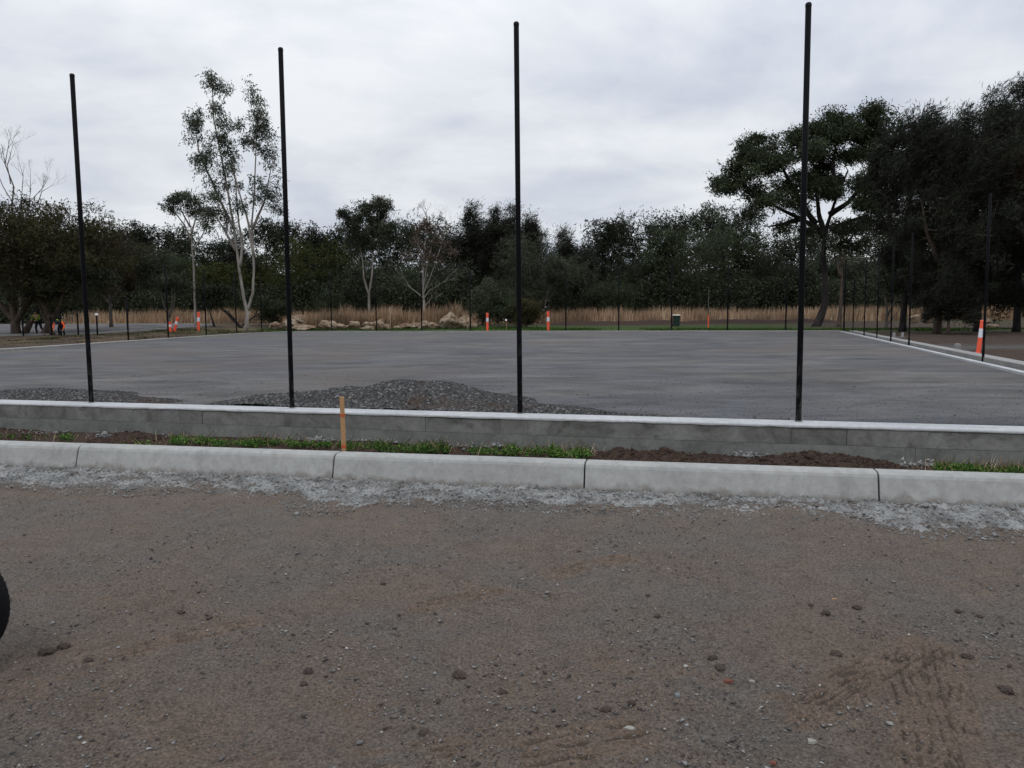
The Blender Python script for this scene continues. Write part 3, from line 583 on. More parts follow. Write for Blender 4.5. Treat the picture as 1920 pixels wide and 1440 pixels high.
o = mk('weeds', V, Fs, MT['weed'], rnd=rng.random(n)); tag(o, 'low green clover and weeds growing between kerb and wall', 'weeds', kind='stuff')
k = rng.integers(0, len(Pw), 700); V, Fs = blades(Pw[k, 0], Pw[k, 1], np.full(700, 0.09), rng.uniform(0.06, 0.17, 700), np.full(700, 0.006), rng, 0.3)
k = rng.integers(0, len(Pw), 900); V2, F2 = blades(Pw[k, 0] + rng.normal(0, .15, 900), np.minimum(Pw[k, 1] + rng.normal(0, .05, 900), (WV0 - 0.03 - Pw[k, 0] * NW[0]) / NW[1]), np.full(900, 0.07), rng.uniform(0.05, 0.2, 900), np.full(900, 0.005), rng, 0.6)
o2 = mk('dead_stems', V2, F2, MT['reed'], rnd=rng.random(900)); tag(o2, 'dead straw stems lying among the weeds between kerb and wall', 'dead stems', kind='stuff')
o = mk('grass_tufts', V, Fs, MT['grass'], rnd=rng.random(700)); tag(o, 'thin grass blades sticking up from the weeds beside the kerb', 'grass', kind='stuff')
# far grass
n = 60000; gx = rng.uniform(-22, 40, n); gy = rng.uniform(50, 76, n)
far_y = 62.6 - (gx + 17.6) * (13.7 / 38.35) + 0.9
k = (gy > far_y) & (gy < far_y + 12) & (rng.random(n) < smooth(fbm(gx, gy, 0.35, 3, 8), 0.3, 0.55)) & ~((gx > 7) & (gx < 10.5) & (gy < 66))
gx, gy = gx[k], gy[k]; V, Fs = blades(gx, gy, gz(gx, gy) - 0.02, rng.uniform(0.06, 0.2, len(gx)), np.full(len(gx), 0.05), rng, 0.3)
o = mk('grass', V, Fs, MT['grass'], rnd=rng.random(len(gx))); tag(o, 'short green grass along the far side of the court', 'grass', kind='stuff')
n = 26000; gx = rng.uniform(-30, -19.9, n); gy = rng.uniform(28, 66, n); k = rng.random(n) < smooth(fbm(gx, gy, 0.3, 3, 18), 0.4, 0.6) * 0.8
gx, gy = gx[k], gy[k]; V, Fs = blades(gx, gy, gz(gx, gy) - 0.02, rng.uniform(0.04, 0.14, len(gx)), np.full(len(gx), 0.045), rng, 0.35)
o = mk('side_grass', V, Fs, MT['f_olive'], rnd=rng.random(len(gx))); tag(o, 'patchy olive grass beside the left edge of the court', 'grass', kind='stuff')
# reeds
def reeds(name, label, x0, x1, y0, y1, n, h0, h1, tuft=2.0):
    gx = rng.uniform(x0, x1, n); gy = rng.uniform(y0, y1, n); hs = h0 + (h1 - h0) * fbm(gx, gy, 0.5, 3, 61); hs = hs * rng.uniform(0.35, 1.15, n) * (0.75 + 0.5 * fbm(gx, gy, 1.7, 3, 62))
    V, Fs = blades(gx, gy, gz(gx, gy) - 0.05, hs, rng.uniform(0.03, 0.07, n), rng, 0.13, (0.05, 0))
    o = mk(name, V, Fs, MT['reed'], rnd=np.clip(rng.random(n) * 0.8 + 0.3 * fbm(gx, gy, 0.25, 3, 66) - 0.05, 0, 1)); tag(o, label, 'reeds', kind='stuff')
reeds('reeds', 'band of dry tan reeds between the grass and the dark trees', -46, 52, 79, 87, 34000, 0.9, 1.9)
reeds('reed_clump', 'taller rusty reeds rising behind the middle of the boulder row', -16.5, -5, 72.5, 76, 6000, 1.0, 2.6)
reeds('small_reed_clump', 'small clump of rusty reeds behind the left end of the boulders', -19.5, -16.5, 72.5, 75, 1100, 1.1, 2.3)

# ------------------------------------------------------------------ trees
STY = dict(gum=dict(ln=(0.16, 0.36), wd=(0.06, 0.13), bias=(0.15, 0, -0.55), sub=0.46, flat=1.1, spray=0.5),
           dark=dict(ln=(0.16, 0.36), wd=(0.08, 0.17), bias=(0.1, 0, -0.1), sub=0.5, flat=1.05, spray=0.45),
           big=dict(ln=(0.18, 0.40), wd=(0.08, 0.17), bias=(0.25, 0, -0.2), sub=0.68, flat=0.9, spray=0.65),
           cas=dict(ln=(0.35, 0.75), wd=(0.04, 0.09), bias=(0.75, 0, 0.6), sub=0.38, flat=1.3, spray=1.0),
           fine=dict(ln=(0.12, 0.30), wd=(0.05, 0.10), bias=(0.2, 0, 0.25), sub=0.42, flat=0.95, spray=0.42))
def leafcloud(blobs, nleaf, sty, rng, scale=1.0, subn=None):
    """blobs: list of (centre, rx, ry, rz); leaves grouped in sub-clumps inside every blob"""
    st = STY[sty]; vol = np.array([b[1] * b[3] for b in blobs]); share = vol / vol.sum(); Cs, sub_pts, Ks = [], [], []
    for (c, rx, ry, rz), sh in zip(blobs, share):
        nl = max(20, int(nleaf * sh)); k = subn or max(4, int(rx * rz * 5.5)); k = min(k, 60)
        d = unit(rng.normal(0, 1, (k, 3))); r = rng.uniform(0.2, 1.1, (k, 1)) ** 0.75
        sc = np.array(c) + d * r * [rx, ry, rz]; sub_pts.append(sc)
        wgt = rng.dirichlet(np.full(k, 2.0)); idx = rng.choice(k, nl, p=wgt)
        sg = st['sub'] * scale * rng.uniform(0.6, 1.25, k)
        Cs.append(sc[idx] + np.clip(rng.normal(0, 1, (nl, 3)), -1.45, 1.45) * (sg[idx, None] * [1, 1, st['flat'] * 0.75])); Ks.append(rng.random(k)[idx])
    Sp = np.concatenate(Cs); Kr = np.concatenate(Ks); q = 5; ns = len(Sp) // q; pick = rng.permutation(len(Sp))[:ns]; Sp = Sp[pick]; Kr = Kr[pick]
    D_ = unit(rng.normal(0, 0.6, (ns, 3)) + st['bias']); sl = rng.uniform(0.6, 1.3, ns) * st['spray'] * scale
    Sp = np.repeat(Sp, q, 0); D_ = np.repeat(D_, q, 0); sl = np.repeat(sl, q); tt = np.tile(np.linspace(0, 1, q), ns)
    n = len(Sp); Cn = Sp + D_ * (tt * sl)[:, None] + rng.normal(0, 1, (n, 3)) * (sl * 0.13)[:, None]
    A_ = unit(D_ + rng.normal(0, 0.33, (n, 3))); B_ = unit(np.cross(A_, rng.normal(0, 1, (n, 3))))
    V, Fs = quads(Cn, A_, rng.uniform(*st['ln'], n) * scale, B_, rng.uniform(*st['wd'], n) * scale)
    r_ = np.clip(rng.random(n) * 0.3 + 0.4 * np.repeat(rng.random(ns), q) + 0.35 * np.repeat(Kr, q) - 0.04, 0, 1)
    return V, Fs, r_, sub_pts
def bend(a, b, k, rng, sag=0.12):
    a = np.array(a, float); b = np.array(b, float); L_ = np.linalg.norm(b - a); t = np.linspace(0, 1, k)[:, None]
    mid_ = rng.normal(0, sag * L_ * 0.5, 3) + [0, 0, -sag * L_ * 0.6]
    return a + (b - a) * t + mid_ * (4 * t * (1 - t)) * 0.5
def tree(name, label, cat, Y, base_px, trunks, blobs, fol, brk, nleaf, sty='dark', r0=0.2, seed=1, group=None, scale=1.0, limbs=True, twigs=4, depth=0.8, bf=1.25, mult=2.1):
    """trunks: pixel polylines [(px,py,dy)] base first; blobs: (px,py,rx_px,rz_px[,dy])"""
    rng = np.random.default_rng(seed); B = on_ground(base_px, Y); t = empty(name, tuple(B), label, cat, group); mpp = Y / F_PX
    def P(px, py, dy=0): return aty(px, py, Y) + [0, dy, 0] - B
    mbt = MB(); nodes = []
    for ti, tr in enumerate(trunks):
        pts = [P(*q) for q in tr]; r_s = r0 if ti == 0 else r0 * 0.72
        if ti == 0: pts[0] = np.array([pts[0][0], 0, -0.15])
        # resample
        Q = [];
        for a, b in zip(pts[:-1], pts[1:]):
            k = 4; Q += [a + (b - a) * j / k + (rng.normal(0, 0.02, 3) * np.linalg.norm(b - a) * 0.25 if j else 0) for j in range(k)]
        Q.append(pts[-1]); m_n = len(Q); rr = [r_s * (1 - 0.82 * (i / (m_n - 1)) ** 0.8) * (1.25 if i == 0 and ti == 0 else 1) for i in range(m_n)]
        mbt.tube(Q, rr, 8); nodes += [(q, r) for q, r in zip(Q[2:], rr[2:])]
    bl = []
    for b in blobs:
        dy = b[4] if len(b) > 4 else rng.normal(0, depth * b[2] * mpp)
        bl.append((P(b[0], b[1], dy), b[2] * mpp * bf, b[2] * mpp * 0.95 * bf, b[3] * mpp * bf * 1.2))
    V, Fs, rn, subs = leafcloud(bl, int(nleaf * mult), sty, rng, scale * 0.88)
    if limbs and nodes:
        NP_ = np.array([q for q, _ in nodes])
        for (c, rx, ry, rz), sp_ in zip(bl, subs):
            c = np.array(c); low_ = NP_[:, 2] < c[2] + 0.2
            dd_ = np.linalg.norm((NP_ - c) * [1, 1, 0.7], axis=1) + (~low_) * 50; i = int(np.argmin(dd_)); q, r = nodes[i]
            r1 = min(r * 0.6, 0.016 + 0.018 * rx); path_ = bend(q, c, 6, rng); mbt.tube(path_, np.linspace(r1, r1 * 0.4, 6), 5, False)
            for s in sp_[rng.permutation(len(sp_))[:twigs]]:
                mbt.tube(bend(path_[rng.integers(2, 6)], s, 4, rng, 0.2), np.linspace(r1 * 0.4, 0.008 * scale + 0.004, 4), 4, False)
    if mbt.v: mbt.build('trunk', brk, t, smooth_=True)
    mk('crown', V, Fs, fol, t, rnd=rn)
    return t
def auto_blobs(cx_, top, wpx, bot, seed, n=14, shape='round'):
    rg = random.Random(seed); out_ = []
    H = bot - top
    for i in range(n):
        tt = (i + 0.5) / n if shape != 'top' else ((i + 0.5) / n) ** 1.4
        tt = min(1, max(0, tt + rg.uniform(-0.05, 0.05)))
        if shape == 'round': half = wpx * 0.5 * math.sqrt(max(0.12, 1 - (1.5 * tt - 0.75) ** 2 * 1.2))
        elif shape == 'cone': half = wpx * 0.5 * (0.12 + 0.88 * tt)
        else: half = wpx * 0.5 * (0.45 + 0.55 * math.sin(math.pi * min(1, tt + 0.25)))
        br = max(wpx * 0.10, min(wpx * 0.2, half * 0.6)) * rg.uniform(0.8, 1.2)
        x = cx_ + rg.uniform(-1, 1) * max(0, half - br * 0.7)
        out_.append((x, top + br * 0.85 + tt * (H - br * 1.2), br, br * rg.uniform(0.6, 0.85) * (1.6 if shape == 'cone' else 1)))
    return out_
def bgtree(label, px, top, wpx, Y, fol, brk, nleaf, sty='dark', bot=None, seed=1, shape='round', n=14, r0=0.18, name='tree', cat='tree', group='trees in the line behind the reeds', lean=0, scale=1.0, mult=2.1):
    bot = bot or 585
    return tree(name, label, cat, Y, px, [[(px, 600), (px + lean * 0.3, (600 + top) / 2 + 30), (px + lean, top + (bot - top) * 0.35)]], auto_blobs(px + lean * 0.6, top, wpx, bot, seed, n, shape), fol, brk, nleaf, sty, r0, seed, group, scale=scale, mult=mult)
FT = MT
# --- back row, by skyline
BACK = [(232, 432, 70, 'f_dark', 'low dark tree on the skyline just right of the big olive tree'),
 (275, 424, 70, 'f_cas', 'flat-topped dark tree on the skyline left of the slender young gum'),
 (335, 432, 80, 'f_dark', 'dark tree whose crown shows behind the slender young gum'),
 (405, 455, 70, 'f_dark', 'low dark crown between the young gum and the tall gum'),
 (500, 412, 75, 'f_dark', 'dark tree showing behind the right side of the tall twin-trunked gum'),
 (562, 420, 85, 'f_cas', 'dark rounded tree on the skyline right of the second front post'),
 (610, 448, 60, 'f_dark', 'low dark crown in the dip of the skyline left of the pale-trunked gum'),
 (655, 425, 70, 'f_dark', 'dark crown at the left shoulder of the pale-trunked gum'),
 (745, 412, 85, 'f_dark', 'dark rounded crown between the pale-trunked gum and the bare white tree'),
 (810, 416, 95, 'f_dark', 'dark crown with sky gaps right behind the bare white tree'),
 (1135, 412, 70, 'f_dark', 'dark ragged crown at the left end of the skyline rise right of the centre dip'),
 (1188, 404, 95, 'f_dark', 'broad dark crown standing highest between the centre dip and the green tree'),
 (1268, 400, 70, 'f_dark', 'dark domed crown peeping over the green-crowned tree'),
 (1330, 388, 70, 'f_gum', 'thin dark gum with open crown left of the big black-trunked tree'),
 (1385, 392, 80, 'f_dark', 'dark crown under the left limb of the big black-trunked tree'),
 (1455, 440, 90, 'f_dark', 'dark low tree seen left of the fourth front post under the big tree'),
 (1515, 425, 90, 'f_grey', 'grey-green tree filling the gap left of the bent black trunk'), (1648, 395, 110, 'f_dark', 'dark tree joining the big spreading tree to the casuarinas'), (1565, 470, 80, 'f_grey', 'grey-green tree seen low through the gap around the bent black trunk'),
 (1600, 500, 90, 'f_dark', 'low dark tree seen through the gap right of the big black trunk'),
 (1690, 420, 130, 'f_dark', 'dark tree filling the view behind the row of right-hand posts'),
 (1800, 400, 150, 'f_dark', 'dark tree mass behind the casuarinas on the right'),
 (1925, 380, 150, 'f_dark', 'dark tree behind the casuarinas at the right edge of the photo'),
 (60, 415, 120, 'f_dark', 'dark tree behind the big olive tree at the left edge'),
 (-40, 400, 130, 'f_dark', 'dark tree just outside the left edge behind the olive tree'),
 (160, 440, 100, 'f_dark', 'dark tree hidden behind the right half of the olive tree')]
for i, (px, top, wd, fo, lb) in enumerate(BACK):
    bgtree(lb, px, top - 4, wd * 1.35, 108 + (i * 37 % 9), FT[fo], FT['b_dark'], 12000, 'dark', 575, 100 + i, 'top', 34, 0.2, scale=1.15, mult=1.45)
# --- lower wood filling the gaps
MIDR = [(215, 470, 90, 'f_olive', 'olive bush below the skyline right of the big olive tree'), (290, 455, 100, 'f_grey', 'grey-green bushy tree left of the slender young gum trunk'), (350, 480, 80, 'f_green', 'dark green bushy tree right behind the slender gum trunk'),
 (415, 490, 80, 'f_yell', 'yellow-green wattle between the young gum and the tall gum'), (490, 480, 85, 'f_yell', 'yellow-green wattle right of the tall gum trunks'), (575, 452, 110, 'f_yell', 'largest yellow-green wattle just right of the second front post'),
 (635, 500, 80, 'f_green', 'green bushy tree left of the pale-trunked gum'), (700, 490, 90, 'f_grey', 'grey-green bush behind the pale-trunked gum'), (760, 500, 80, 'f_green', 'dark green bush left of the bare white tree'), (845, 490, 80, 'f_grey', 'grey-green bush right of the bare white tree'),
 (1075, 490, 90, 'f_grey', 'grey-green bushy tree right of the third front post'), (1130, 500, 90, 'f_dark', 'dark bush behind the tan reeds right of centre'), (1200, 480, 80, 'f_dark', 'dark bushy tree behind the rounded green shrub'),
 (1255, 435, 75, 'f_green', 'left one of the leafy mid-green trees above the wheelie bin'), (1310, 425, 95, 'f_green', 'leafy mid-green tree standing above and right of the wheelie bin'), (1375, 430, 85, 'f_green', 'leafy green tree under the left limb of the big tree'),
 (1430, 480, 90, 'f_dark', 'dark bush left of the fourth front post'), (1490, 500, 70, 'f_dark', 'dark bush right behind the fourth front post'), (1570, 520, 70, 'f_green', 'low green bush just right of the big black trunk'), (1640, 480, 90, 'f_grey', 'grey-green bush behind the row of right-hand posts'),
 (1705, 490, 90, 'f_dark', 'dark bush behind the last of the right-hand posts'), (1860, 500, 110, 'f_dark', 'dark bush behind the white-banded marker on the right')]
for i, (px, top, wd, fo, lb) in enumerate(MIDR):
    bgtree(lb, px, top, wd * 1.35, 93 + (i * 5 % 7), FT[fo], FT['b_grey'], 10000, ('fine', 'dark')[i % 2], 594, 200 + i, 'top', 22, 0.08, 'bushy_tree', 'tree')
# dense undergrowth behind everything
def thicket(name, label, y0, y1, n, h0, h1, fol, seed, sz=(0.3, 0.7)):
    gx = rng.uniform(-88, 92, n); gy = rng.uniform(y0, y1, n); top = h0 + h1 * fbm(gx, gy * 0.3, 0.16, 4, seed)
    Cn = np.stack([gx, gy, gz(gx, gy) + top * rng.random(n) ** 0.8], 1); A_ = unit(rng.normal(0, 1, (n, 3))); B_ = unit(np.cross(A_, rng.normal(0, 1, (n, 3))))
    V, Fs = quads(Cn, A_, rng.uniform(*sz, n), B_, rng.uniform(sz[0] * .6, sz[1] * .6, n)); o = mk(name, V, Fs, fol, rnd=rng.random(n)); tag(o, label, 'undergrowth', kind='stuff')
thicket('undergrowth', 'dark tangle of undergrowth filling the wood behind the reeds', 104, 122, 110000, 4.5, 5.0, MT['f_dark'], 44, (0.4, 0.9))
thicket('thicket', 'dim green scrub at the front of the wood just behind the reeds', 89.5, 96, 90000, 2.2, 5.5, MT['f_dark'], 45, (0.14, 0.3))
# --- hero trees
def bl(s): return [tuple(float(x) for x in q.split(',')) for q in s.split()]
# tall twin-trunked gum
tree('gum_tree', 'tall gum tree with twin pale trunks and airy leaf clumps, tallest on the left', 'tree', 66, 461,
     [[(461, 612), (464, 585), (457, 560), (448, 500), (438, 420), (420, 320), (400, 220), (398, 160)], [(464, 583), (474, 550), (476, 500), (472, 420), (478, 330), (482, 250), (474, 190)],
      [(450, 500), (455, 460), (448, 420), (440, 330), (425, 250)], [(476, 480), (466, 420), (446, 350), (430, 300)], [(440, 430), (405, 360), (372, 280), (366, 235)], [(473, 430), (495, 380), (512, 300)],
      [(442, 470), (420, 430), (398, 395)]],
     bl('402,158,16,13 424,172,14,10 396,150,10,8 394,196,12,10 409,205,8,8 362,222,15,14 370,240,16,12 385,228,9,8 366,262,9,8 358,292,9,6 374,300,14,9 392,298,14,10 400,318,14,10 408,268,14,10 420,255,20,11 440,250,18,12 455,262,12,10 412,290,12,10 424,320,14,11 452,240,10,9 435,300,15,11 448,320,12,9 430,345,14,10 412,345,12,9 476,168,9,7 472,186,9,7 485,190,9,8 480,215,14,12 497,220,10,9 476,238,14,10 492,245,16,12 508,255,10,8 500,280,10,9 512,292,10,7 485,275,12,9 505,310,12,8 470,262,10,8 488,350,13,9 500,362,18,12 515,352,9,8 482,378,14,9 508,380,12,8 520,390,8,7 395,360,12,10 408,375,14,10 388,392,14,12 400,410,16,10 420,400,12,12 428,425,12,9 448,395,10,9 390,425,10,7 518,330,7,5 440,375,10,7'),
     FT['f_gum'], FT['b_pale'], 16000, 'gum', 0.19, 301, None, 0.85, twigs=4, depth=1.6, bf=1.12, mult=1.5)
# slender young gum
tree('gum_tree', 'slender young pale-trunked gum with a small umbrella crown, left of the tall gum', 'tree', 69, 367,
     [[(367, 606), (365, 560), (363, 500), (360, 460), (358, 430), (352, 400)], [(359, 450), (345, 420), (325, 395), (312, 380)], [(359, 440), (368, 405), (376, 380)], [(362, 470), (380, 440), (392, 415)], [(356, 425), (340, 395), (338, 375)]],
     bl('310,385,9,6 322,372,13,7 338,367,14,7 352,371,13,7 366,380,12,7 376,390,9,7 320,392,9,6 345,385,12,6 360,395,8,6 388,412,7,7 396,400,8,6 330,382,8,6'),
     FT['f_gum'], FT['b_pale'], 3800, 'gum', 0.13, 302, None, 0.8, twigs=5, bf=1.0, mult=1.7)
# pale-trunked gum
tree('gum_tree', 'gum tree with forked pale trunk and rounded grey-green crown rising behind the boulders', 'tree', 78, 694,
     [[(694, 604), (692, 570), (692, 550), (698, 510), (700, 470), (704, 440), (700, 410)], [(692, 555), (682, 520), (680, 490), (675, 460), (665, 430)], [(702, 450), (715, 425), (722, 405)], [(699, 460), (688, 430), (684, 410)]],
     bl('682,392,13,8 698,386,13,9 712,384,12,8 722,396,12,9 664,402,13,9 676,410,12,9 650,408,9,7 644,425,7,5 700,402,16,9 716,412,16,10 730,425,13,10 690,420,14,10 668,425,12,9 708,430,14,9 655,438,10,8 738,440,10,8 680,440,12,8 720,445,12,9 690,455,14,9 712,462,12,9 664,458,11,8'),
     FT['f_grey'], FT['b_pale'], 11000, 'gum', 0.16, 303, None, 0.9, twigs=3)
# big black-trunked tree
tree('spreading_tree', 'large spreading tree with a bent black trunk just right of the fourth front post', 'tree', 67, 1530,
     [[(1530, 612), (1540, 590), (1548, 565), (1547, 530), (1544, 480), (1546, 440), (1558, 400), (1572, 360), (1590, 320)], [(1545, 445), (1530, 425), (1500, 410), (1460, 390), (1430, 375), (1400, 350)], [(1546, 440), (1535, 400), (1530, 350), (1525, 300)],
      [(1556, 402), (1590, 380), (1630, 330), (1660, 300)], [(1530, 420), (1500, 380), (1470, 320), (1450, 280)], [(1570, 365), (1560, 310), (1570, 260)], [(1500, 410), (1470, 420), (1440, 425)], [(1560, 430), (1590, 415), (1620, 405)]],
     bl('1352,335,14,9 1368,325,14,9 1382,318,12,9 1390,335,18,11 1350,350,11,8 1375,350,18,9 1410,345,18,11 1400,285,14,10 1395,300,12,9 1420,270,18,10 1442,255,20,11 1462,262,18,12 1425,295,16,10 1450,290,20,12 1440,318,16,10 1470,310,20,12 1478,280,16,12 1500,255,18,12 1495,295,20,13 1520,245,18,12 1545,228,20,11 1565,222,18,10 1585,232,18,11 1610,220,18,10 1632,222,18,10 1655,226,16,9 1678,240,9,10 1540,255,22,13 1570,258,22,12 1600,250,22,12 1628,250,22,12 1650,252,16,11 1525,285,22,13 1555,290,24,13 1588,288,24,12 1620,285,22,12 1645,282,18,12 1505,330,20,12 1540,325,22,12 1575,325,24,12 1610,322,24,12 1645,318,20,12 1440,355,20,10 1465,345,18,11 1495,362,20,11 1530,362,20,11 1565,360,22,11 1600,358,24,11 1640,352,22,12 1420,378,16,9 1450,385,18,9 1490,390,18,10 1585,390,20,10 1620,388,20,11 1650,385,18,12 1405,395,12,7 1600,420,16,9 1635,425,20,10 1470,420,14,9 1505,425,14,9'),
     FT['f_green'], FT['b_dark'], 40000, 'big', 0.38, 304, None, 0.8, twigs=4, depth=1.6, bf=1.3, mult=3.0)
# bare trees
def bare(label, Y, base_px, trunks, seed, mat, r0=0.22, levels=4, up=0.8, l0=2.4, leaves=None):
    rng = np.random.default_rng(seed); B = on_ground(base_px, Y); t = empty('bare_tree', tuple(B), label, 'tree'); mbt = MB(); mbf = MB()
    def grow(p, d, ln, r, lev):
        d2 = unit(d + rng.normal(0, 0.14, 3) + np.array([0, 0, 0.12 * up])); q = p + d2 * ln; m_ = (p + q) / 2 + rng.normal(0, 0.03 * ln, 3)
        (mbt if lev > 1 else mbf).tube([p, m_, q], [r, r * 0.85, r * 0.68], 5 if lev > 1 else 3, False)
        if lev <= 0: return
        for k in range(rng.integers(2, 4)):
            nd = unit(d2 + rng.normal(0, 0.42, 3) + np.array([0, 0, 0.15 * up])); grow(q, nd, ln * rng.uniform(0.58, 0.8), r * rng.uniform(0.5, 0.68), lev - 1)
    for ti, tr in enumerate(trunks):
        pts = [aty(a, b, Y) - B + [0, rng.normal(0, 0.3) * (i > 0), 0] for i, (a, b) in enumerate(tr)]
        if ti == 0: pts[0] = np.array([pts[0][0], 0, -0.15])
        r = r0 if ti == 0 else r0 * 0.42; rr = np.linspace(r, r * 0.25, len(pts)); mbt.tube(pts, rr, 7, False)
        for i in range(max(1, len(pts) - 2), len(pts)):
            for k in range(2 if i < len(pts) - 1 else 3):
                d = unit(pts[i] - pts[i - 1]) + rng.normal(0, 0.35, 3); grow(pts[i], unit(d), l0 * rng.uniform(0.6, 1.0) * (0.6 if i < len(pts) - 1 else 0.8), rr[i] * 0.7, levels - 1)
    mbt.build('trunk', mat, t, smooth_=True); mbf.build('crown', MT['b_grey'], t)
    if leaves:
        mpp = Y / F_PX; bb = [(aty(a, b_, Y) - B + [0, rng.normal(0, 0.8), 0], c_2 * mpp, c_2 * mpp, d_2 * mpp) for a, b_, c_2, d_2 in leaves]
        V, Fs, rn, _ = leafcloud(bb, 4200, 'gum', rng, 0.75); mk('leaves', V, Fs, MT['f_twig'], t, rnd=rn)
bare('bare leafless white-limbed tree standing behind the middle of the boulder row', 77, 796, [[(796, 605), (795, 570), (793, 545), (794, 510), (796, 470), (802, 430), (800, 405)], [(795, 560), (805, 545), (830, 530), (850, 510)], [(794, 550), (806, 520), (818, 490), (828, 460), (835, 430)],
      [(795, 560), (782, 548), (770, 540), (760, 525)], [(793, 545), (800, 500), (812, 450), (820, 420)], [(795, 500), (785, 460), (778, 425)], [(796, 575), (808, 560), (810, 550)]], 401, MT['b_pale'], 0.14, 5, 1.0, 1.1, bl('780,430,20,16 800,415,22,16 825,425,20,16 835,450,18,14 810,455,22,16 785,460,20,16 845,475,16,12 770,480,14,12 820,485,20,14 795,495,16,12'))
bare('leafless grey tree rising behind the big olive tree at the far left', 76, 33, [[(40, 600), (34, 450), (30, 390), (24, 350), (18, 310), (12, 280)], [(34, 450), (42, 380), (42, 330), (36, 300)], [(30, 390), (10, 350), (-5, 320), (-12, 290)], [(45, 430), (60, 360), (58, 335)], [(45, 400), (58, 375), (78, 350), (85, 335)], [(20, 345), (15, 310), (22, 270)], [(70, 385), (82, 360), (95, 350)]],
     402, MT['b_grey'], 0.12, 5, 1.0, 1.25)
# olive-topped spreading tree at the left
tree('spreading_tree', 'big low spreading olive-green tree with gnarled grey trunks, filling the left edge', 'tree', 57, 30,
     [[(30, 628), (28, 600), (22, 560), (30, 520), (40, 470)], [(28, 605), (45, 580), (70, 545), (95, 510), (130, 480)], [(26, 600), (5, 575), (-20, 540), (-30, 500)], [(45, 628), (60, 600), (75, 575), (60, 530)], [(70, 545), (110, 530), (160, 500), (190, 480)], [(22, 560), (0, 520), (-10, 470)]],
     auto_blobs(80, 390, 300, 560, 77, 52, 'top') + bl('20,398,26,14 60,400,26,14 100,402,24,12 140,405,24,13 175,410,22,12 200,425,16,12 -10,400,24,14 85,385,14,9 115,400,12,9 190,440,20,14 205,460,18,14 30,430,30,16 90,430,30,16 150,440,30,16 60,560,20,14 100,555,20,12 130,560,20,14 0,550,25,16 170,540,20,14 200,500,20,16 125,575,18,9 90,572,14,8'),
     FT['f_olive'], FT['b_brown'], 42000, 'fine', 0.38, 305, None, 1.0, twigs=3, depth=1.3)
tree('spreading_tree', 'gnarled paperbark with two leaning trunks beside the two workers', 'tree', 55, 88,
     [[(82, 629), (95, 600), (108, 580), (120, 545)], [(100, 630), (88, 605), (78, 585), (70, 560)], [(95, 600), (80, 570), (60, 550)]],
     bl('125,530,26,16 95,540,24,14 60,545,24,14 150,520,24,18 170,545,16,12 110,510,28,16 40,540,20,14 190,520,18,12'), FT['f_grey'], FT['b_brown'], 12000, 'fine', 0.3, 306, None, 0.9)
tree('rusty_tree', 'brownish drooping tree with long grey side branches right of the first front post', 'tree', 68, 205,
     [[(208, 603), (206, 560), (203, 520), (200, 480)], [(206, 565), (225, 540), (245, 525)], [(206, 570), (185, 545), (165, 530)]], bl('205,480,22,16 190,500,22,16 222,500,24,16 240,520,18,12 175,520,18,12 210,530,24,14 232,545,14,9 195,545,18,10 215,460,18,14 240,475,16,14'),
     FT['f_rust'], FT['b_grey'], 6500, 'fine', 0.16, 307, None, 0.9)
# casuarinas on the right
cas = 'dark casuarinas at the right of the court'
def casu(label, px, Y, top, wpx, nleaf, seed, fol='f_cas', bot=585, name='casuarina', base=None, r0=0.24, shape='top', nb=34):
    return tree(name, label, 'tree', Y, px, [[(px, base or 625), (px + 4, 560), (px + 8, 480), (px + 16, (top + 480) / 2), (px + 22, top + 25)], [(px + 6, 500), (px - 20, 430), (px - 30, 370)], [(px + 6, 490), (px + 40, 420), (px + 55, 350)]],
                auto_blobs(px + 8, top, wpx, bot, seed, nb, shape), FT[fol], FT['b_dark'] if seed != 501 else FT['b_brown'], nleaf, 'cas', r0, seed, cas, 0.62 * Y / 41 if Y < 60 else 1.0, twigs=2, mult=1.6)
casu('tall dark casuarina with a thick brown trunk nearest the court corner on the right', 1757, 42, 218, 230, 38000, 501, nb=46)
casu('dark casuarina between the big spreading tree and the thick brown trunk', 1692, 50, 248, 170, 22000, 502, bot=575, nb=34)
casu('tall wispy casuarina cut by the right edge of the photo', 1905, 46, 168, 220, 34000, 503, bot=595, nb=44)
casu('dark casuarina standing between the two tall ones on the right', 1832, 48, 200, 200, 32000, 504, bot=592, nb=42)
casu('rusty brown casuarina crown hanging at the right edge of the photo', 1935, 40, 272, 130, 12000, 505, 'f_rust', bot=470, nb=18)
casu('tall casuarina just beyond the right edge of the photo', 2030, 43, 190, 200, 15000, 507, bot=590)
tree('casuarina', 'young cone-shaped casuarina in front of the taller ones, beside the last marker', 'tree', 40, 1778, [[(1778, 622), (1780, 560), (1784, 500), (1786, 478)]], auto_blobs(1782, 470, 95, 600, 506, 26, 'cone'), FT['f_cas'], FT['b_brown'], 11000, 'cas', 0.09, 506, cas, 0.5)
tree('slim_tree', 'slim brown trunk standing close to the right of the bent black trunk', 'tree', 66, 1574, [[(1572, 612), (1576, 580), (1578, 520), (1575, 470), (1580, 430)], [(1577, 500), (1590, 460), (1605, 430)], [(1577, 520), (1565, 480), (1560, 455)]], bl('1580,440,14,9 1600,430,14,9 1565,455,12,8 1590,465,12,8 1610,455,12,8'), FT['f_dark'], FT['b_brown'], 1500, 'dark', 0.2, 511)
